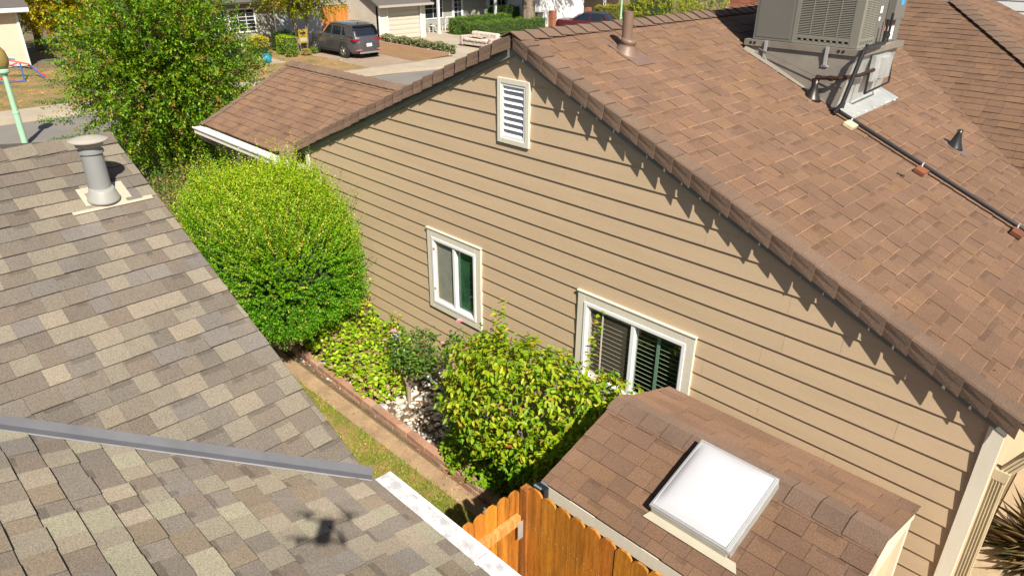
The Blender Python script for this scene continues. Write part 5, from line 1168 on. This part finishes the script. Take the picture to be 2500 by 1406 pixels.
# orange fence by the garage house
FF_ = thing('wooden_fence', 'tall orange wood fence between the grey house and the garage', 'fence', (-35.9,19.8,0))
b = MB(); y = 18.4
while y < 20.75: k = R.uniform(.8,1.15); b.box((-35.0,y,0),(-34.97,y+.135,1.9),(.42*k,.16*k,.035)); y += .142
build('pickets', b, m_cedar, FF_)
b = MB(); b.box((-35.05,18.4,1.9),(-34.93,20.75,1.95),(.3,.28,.22)); build('cap_rail', b, m_cedar, FF_)
WB = thing('white_boarded_house', 'white boarded wall glimpsed past the brown roof at the top right corner', 'house', (4,14,0))
b = MB(); i_ = 0
while i_*.2 < 5.1: b.add([(.4,13.985,i_*.2),(9,13.985,i_*.2),(9,14,i_*.2+.2),(.4,14,i_*.2+.2),(.4,14,i_*.2),(9,14,i_*.2)], [(0,1,2,3),(0,4,5,1)]); i_ += 1
b.box((.4,14.01,0),(9,18,5.1)); build('board_wall', b, m_cwhite, WB)
b = MB(); b.box((.1,13.7,5.12),(9.3,18.3,5.25)); build('roof', b, mat('dark_grey_roof', (.09,.08,.075), .95), WB)
# white house beyond
WH = thing('white_house', 'white boarded house with brick corner posts in dappled shade', 'house', (-31,36,0))
b = MB()
for i in range(14): b.box((-33.6,33.3,.02+i*.19),(-30.9,33.33-.0,.02+i*.19+.175))
b.box((-33.6,33.36,0),(-30.6,33.5,2.7)); build('board_wall', b, m_cwhite, WH)
b = MB(); b.box((-30.75,34.6,0),(-30.6,38.2,2.7)); b.box((-30.75,33.5,0),(-30.62,34.6,2.7)); build('front_wall', b, m_cwhite, WH)
for y in (34.35,38.25):
    b = MB()
    for r_ in range(9): k = R.uniform(.8,1.2); b.box((-30.55-.03*(r_%2),y,r_*.12),(-30.2,y+.4,r_*.12+.105),(.28*k,.10*k,.06))
    build('brick_post', b, m_brick, WH)
b = MB(); b.box((-33.5,38.2,0),(-33.3,46,2.7)); build('porch_wall', b, mat('ochre_porch', (.42,.32,.20), .8), WH)
b = MB(); b.box((-33.29,38.8,.0),(-33.2,40.4,1.0),(.28,.09,.05)); build('brick_base', b, m_brick, WH)
b = MB()
for y in (41.0,41.25): b.box((-31.0,y,.9),(-30.95,y+.04,2.6))
for i in range(6): b.box((-31.0,41.0,1.0+i*.28),(-30.95,41.29,1.03+i*.28))
build('trellis_post', b, m_cwhite, WH)
b = MB(); b.poly([(-30.3,33,2.75),(-30.3,46,2.75),(-34,46,4.3),(-34,33,4.3)], .1, (.4,0,.9)); build('roof', b, mat('dark_grey_roof', (.09,.08,.075), .95), WH)
def bin_(loc, c, label):
    T = thing('wheelie_bin', label, 'bin', loc, 'wheelie bins by the white house'); x, y, z = loc
    b = MB(); b.add([(x-.22,y-.22,z+.05),(x+.22,y-.22,z+.05),(x+.22,y+.22,z+.05),(x-.22,y+.22,z+.05),(x-.28,y-.28,z+.98),(x+.28,y-.28,z+.98),(x+.28,y+.28,z+.98),(x-.28,y+.28,z+.98)], [(0,3,2,1),(4,5,6,7),(0,1,5,4),(1,2,6,5),(2,3,7,6),(3,0,4,7)]); build('body', b, c, T, bev=.02)
    b = MB(); b.box((x-.31,y-.31,z+.985),(x+.31,y+.31,z+1.05)); build('lid', b, c, T, bev=.02)
    b = MB()
    for s in (-1,1): b.lathe([(.12,-.03),(.12,.03)], (x-.24,y+s*.2,z+.12), (0,1,0), 12)
    build('wheel', b, m_tyre, T)
bin_((-31.0,32.75,0), mat('blue_bin', (.01,.07,.32), .5), 'blue wheelie bin against the white boarded wall')
bin_((-30.4,33.0,0), mat('grey_bin', (.06,.065,.06), .6), 'dark grey wheelie bin right of the blue one')
hedge('yellow_hedge', 'clipped golden green hedge behind the dark red car', 'hedge', -30.6,-29.6,39.4,43.0,0,1.05, [(.30,.27,.01),(.40,.33,.012),(.20,.20,.01)], 4500, .07)
hedge('dark_hedge', 'dark brown green thicket right of the distant lamp', 'hedge', -28.6,-27.4,41,45.0,0,1.5, [(.03,.035,.018),(.06,.05,.03),(.02,.03,.012)], 3500, .09)
for i, (c, r, cols, lb_, nm) in enumerate((((-14.9,25.0,1.9),(1.7,1.7,1.9),[(.24,.33,.010),(.34,.38,.015),(.42,.36,.02)],'yellow green bush beyond the ridge, just right of the brown vent pipe','leafy_bush'),
        ((-13.9,26.9,1.9),(1.5,1.4,2.0),[(.08,.15,.01),(.12,.21,.015)],'dark green bush between the two yellow green bushes','leafy_bush'),
        ((-12.9,26.4,2.0),(1.9,1.6,1.9),[(.28,.34,.012),(.40,.38,.02),(.46,.38,.03)],'yellow green bush beyond the brown ridge beside the brick chimney','leafy_bush'))):
    T = thing(nm, lb_, 'bush', (c[0],c[1],0), 'leafy bushes beyond the ridge'); d = rvec(700); P = np.array(c)+d*np.array(r)*NR.uniform(.6,1,(700,1)); pos, ld, t = shoots(P, nrmz(d+rvec(700)*.6), .35, 12); n = len(pos)
    V, F, CC = leaf_arrays(pos, ld, rvec(n)*.5+np.array([0,0,1.]), .085, .05, pal(cols, n, .25), 'd'); fast('foliage', V, F, CC, m_leaf, T, c)
    b = MB(); [b.tube([(c[0],c[1],0),(c[0]+.5*math.cos(a),c[1]+.5*math.sin(a),c[2])], [.06,.02], 6) for a in (0,2,4)]; build('trunk', b, m_bark, T)
# climbing frame at the left
CF = thing('climbing_frame', 'red and blue metal climbing frame on the lawn behind the left street lamp', 'climbing frame', (-32.5,1.6,0))
mr_ = mat('red_frame_paint', (.45,.03,.03), .5); mb_ = mat('blue_frame_paint', (.02,.09,.28), .5)
b = MB(); g_ = MB()
for (p, q, k) in (((-33.4,.0,1.35),(-32.0,2.6,.55),0),((-33.0,.2,.9),(-32.2,2.9,.30),1),((-32.2,2.6,.55),(-31.4,2.9,.0),1),((-32.0,.4,.3),(-31.2,2.2,.0),0),((-32.2,2.2,.62),(-32.6,.6,.15),0),((-32.2,2.3,.6),(-31.3,2.1,0),1),((-33.2,.0,1.2),(-32.4,2.2,.75),1),((-32.3,2.6,.5),(-31.9,3.1,.0),0),((-31.3,1.2,.03),(-31.2,2.2,.03),1)):
    (b if k == 0 else g_).tube([p, q], .03, 6)
build('red_bars', b, mr_, CF); build('blue_bars', g_, mb_, CF)
b = MB(); b.tube([(-34.6,3.4,.02),(-34.6,3.5,.28),(-34.5,3.9,.36),(-34.4,4.3,.25),(-34.3,4.6,.02)], .02, 6); tag(build('garden_hose', b, mat('blue_hose', (.03,.08,.16), .5)), 'dark blue hose looped beside the corner of the beige house', 'hose')
litter('roof_leaf_bits', litter_pts[0], litter_pts[1], ZR-SM*litter_pts[0]+.014, .022, [(.05,.035,.02),(.30,.22,.12),(.10,.06,.03)], up=.02)
n = 2600; litter('lawn_leaves', NR.uniform(-35.5,-25.5,n), NR.uniform(-3,15,n), np.full(n,.01), .10, [(.45,.20,.06),(.40,.26,.10),(.30,.14,.05),(.5,.3,.12)])
# dry fan leaves and yard at the lower right
sheet('right_patio', [(4.71,-1.5),(12,-1.5),(12,8),(4.71,8)], .003, mat('tan_patio', (.33,.25,.16), .9, var=.12, vs=2, fine=.1, fs=40))
DF = thing('dry_fan_plant', 'dry brown fan shaped leaves beside the right corner of the tan house', 'plant', (5.25,2.2,0))
P = np.tile(np.array([[5.25,2.2,.1]]),(240,1))+rvec(240)*.12; D = nrmz(rvec(240)*np.array([1,1,.5])+np.array([-.1,-.3,.5]))
V, F, CC = leaf_arrays(P, D, rvec(240)+np.array([0,0,1.]), NR.uniform(.3,.75,240), .03, pal([(.08,.055,.018),(.12,.08,.03),(.04,.05,.012),(.17,.12,.05)], 240, .2), 'leaf', fold=.1, droop=.2); fast('fronds', V, F, CC, m_dry, DF, (5.25,2.2,.1))
b = MB(); b.lathe([(.22,0),(.25,.18),(.20,.2)], (5.25,2.2,0), (0,0,1), 14); build('base', b, m_bark, DF)
# the camera drone, hovering just above and behind the lens
DR = thing('camera_drone', 'small grey quadcopter drone hovering over the grey roof', 'drone', (CAM.x, CAM.y, CAM.z+.07))
dm = mat('drone_plastic', (.12,.12,.13), .5); fwh = Vector((fw.x, fw.y, 0)).normalized(); rh = Vector((fwh.y,-fwh.x,0))
O = CAM-fwh*.07+Vector((0,0,.075))
b = MB(); b.obox(O, fwh*.075, rh*.036, (0,0,.028)); build('body', b, dm, DR, bev=.01)
for s in (-1,1):
    for f_, l in ((1,.095),(-1,.085)):
        e = O+fwh*f_*l*.95+rh*s*.115+Vector((0,0,.012)); b = MB(); b.beam(O+fwh*f_*.06+rh*s*.02, e, .012, .012); b.lathe([(.010,-.02),(.010,.022)], e, (0,0,1), 12); A_ = build('arm', b, dm, DR)
        a = R.uniform(0,3.1); d = fwh*math.cos(a)+rh*math.sin(a); b = MB(); b.obox(e+Vector((0,0,.026)), d*.058, d.cross(Vector((0,0,1)))*.007, (0,0,.001)); build('propeller', b, dm, A_)
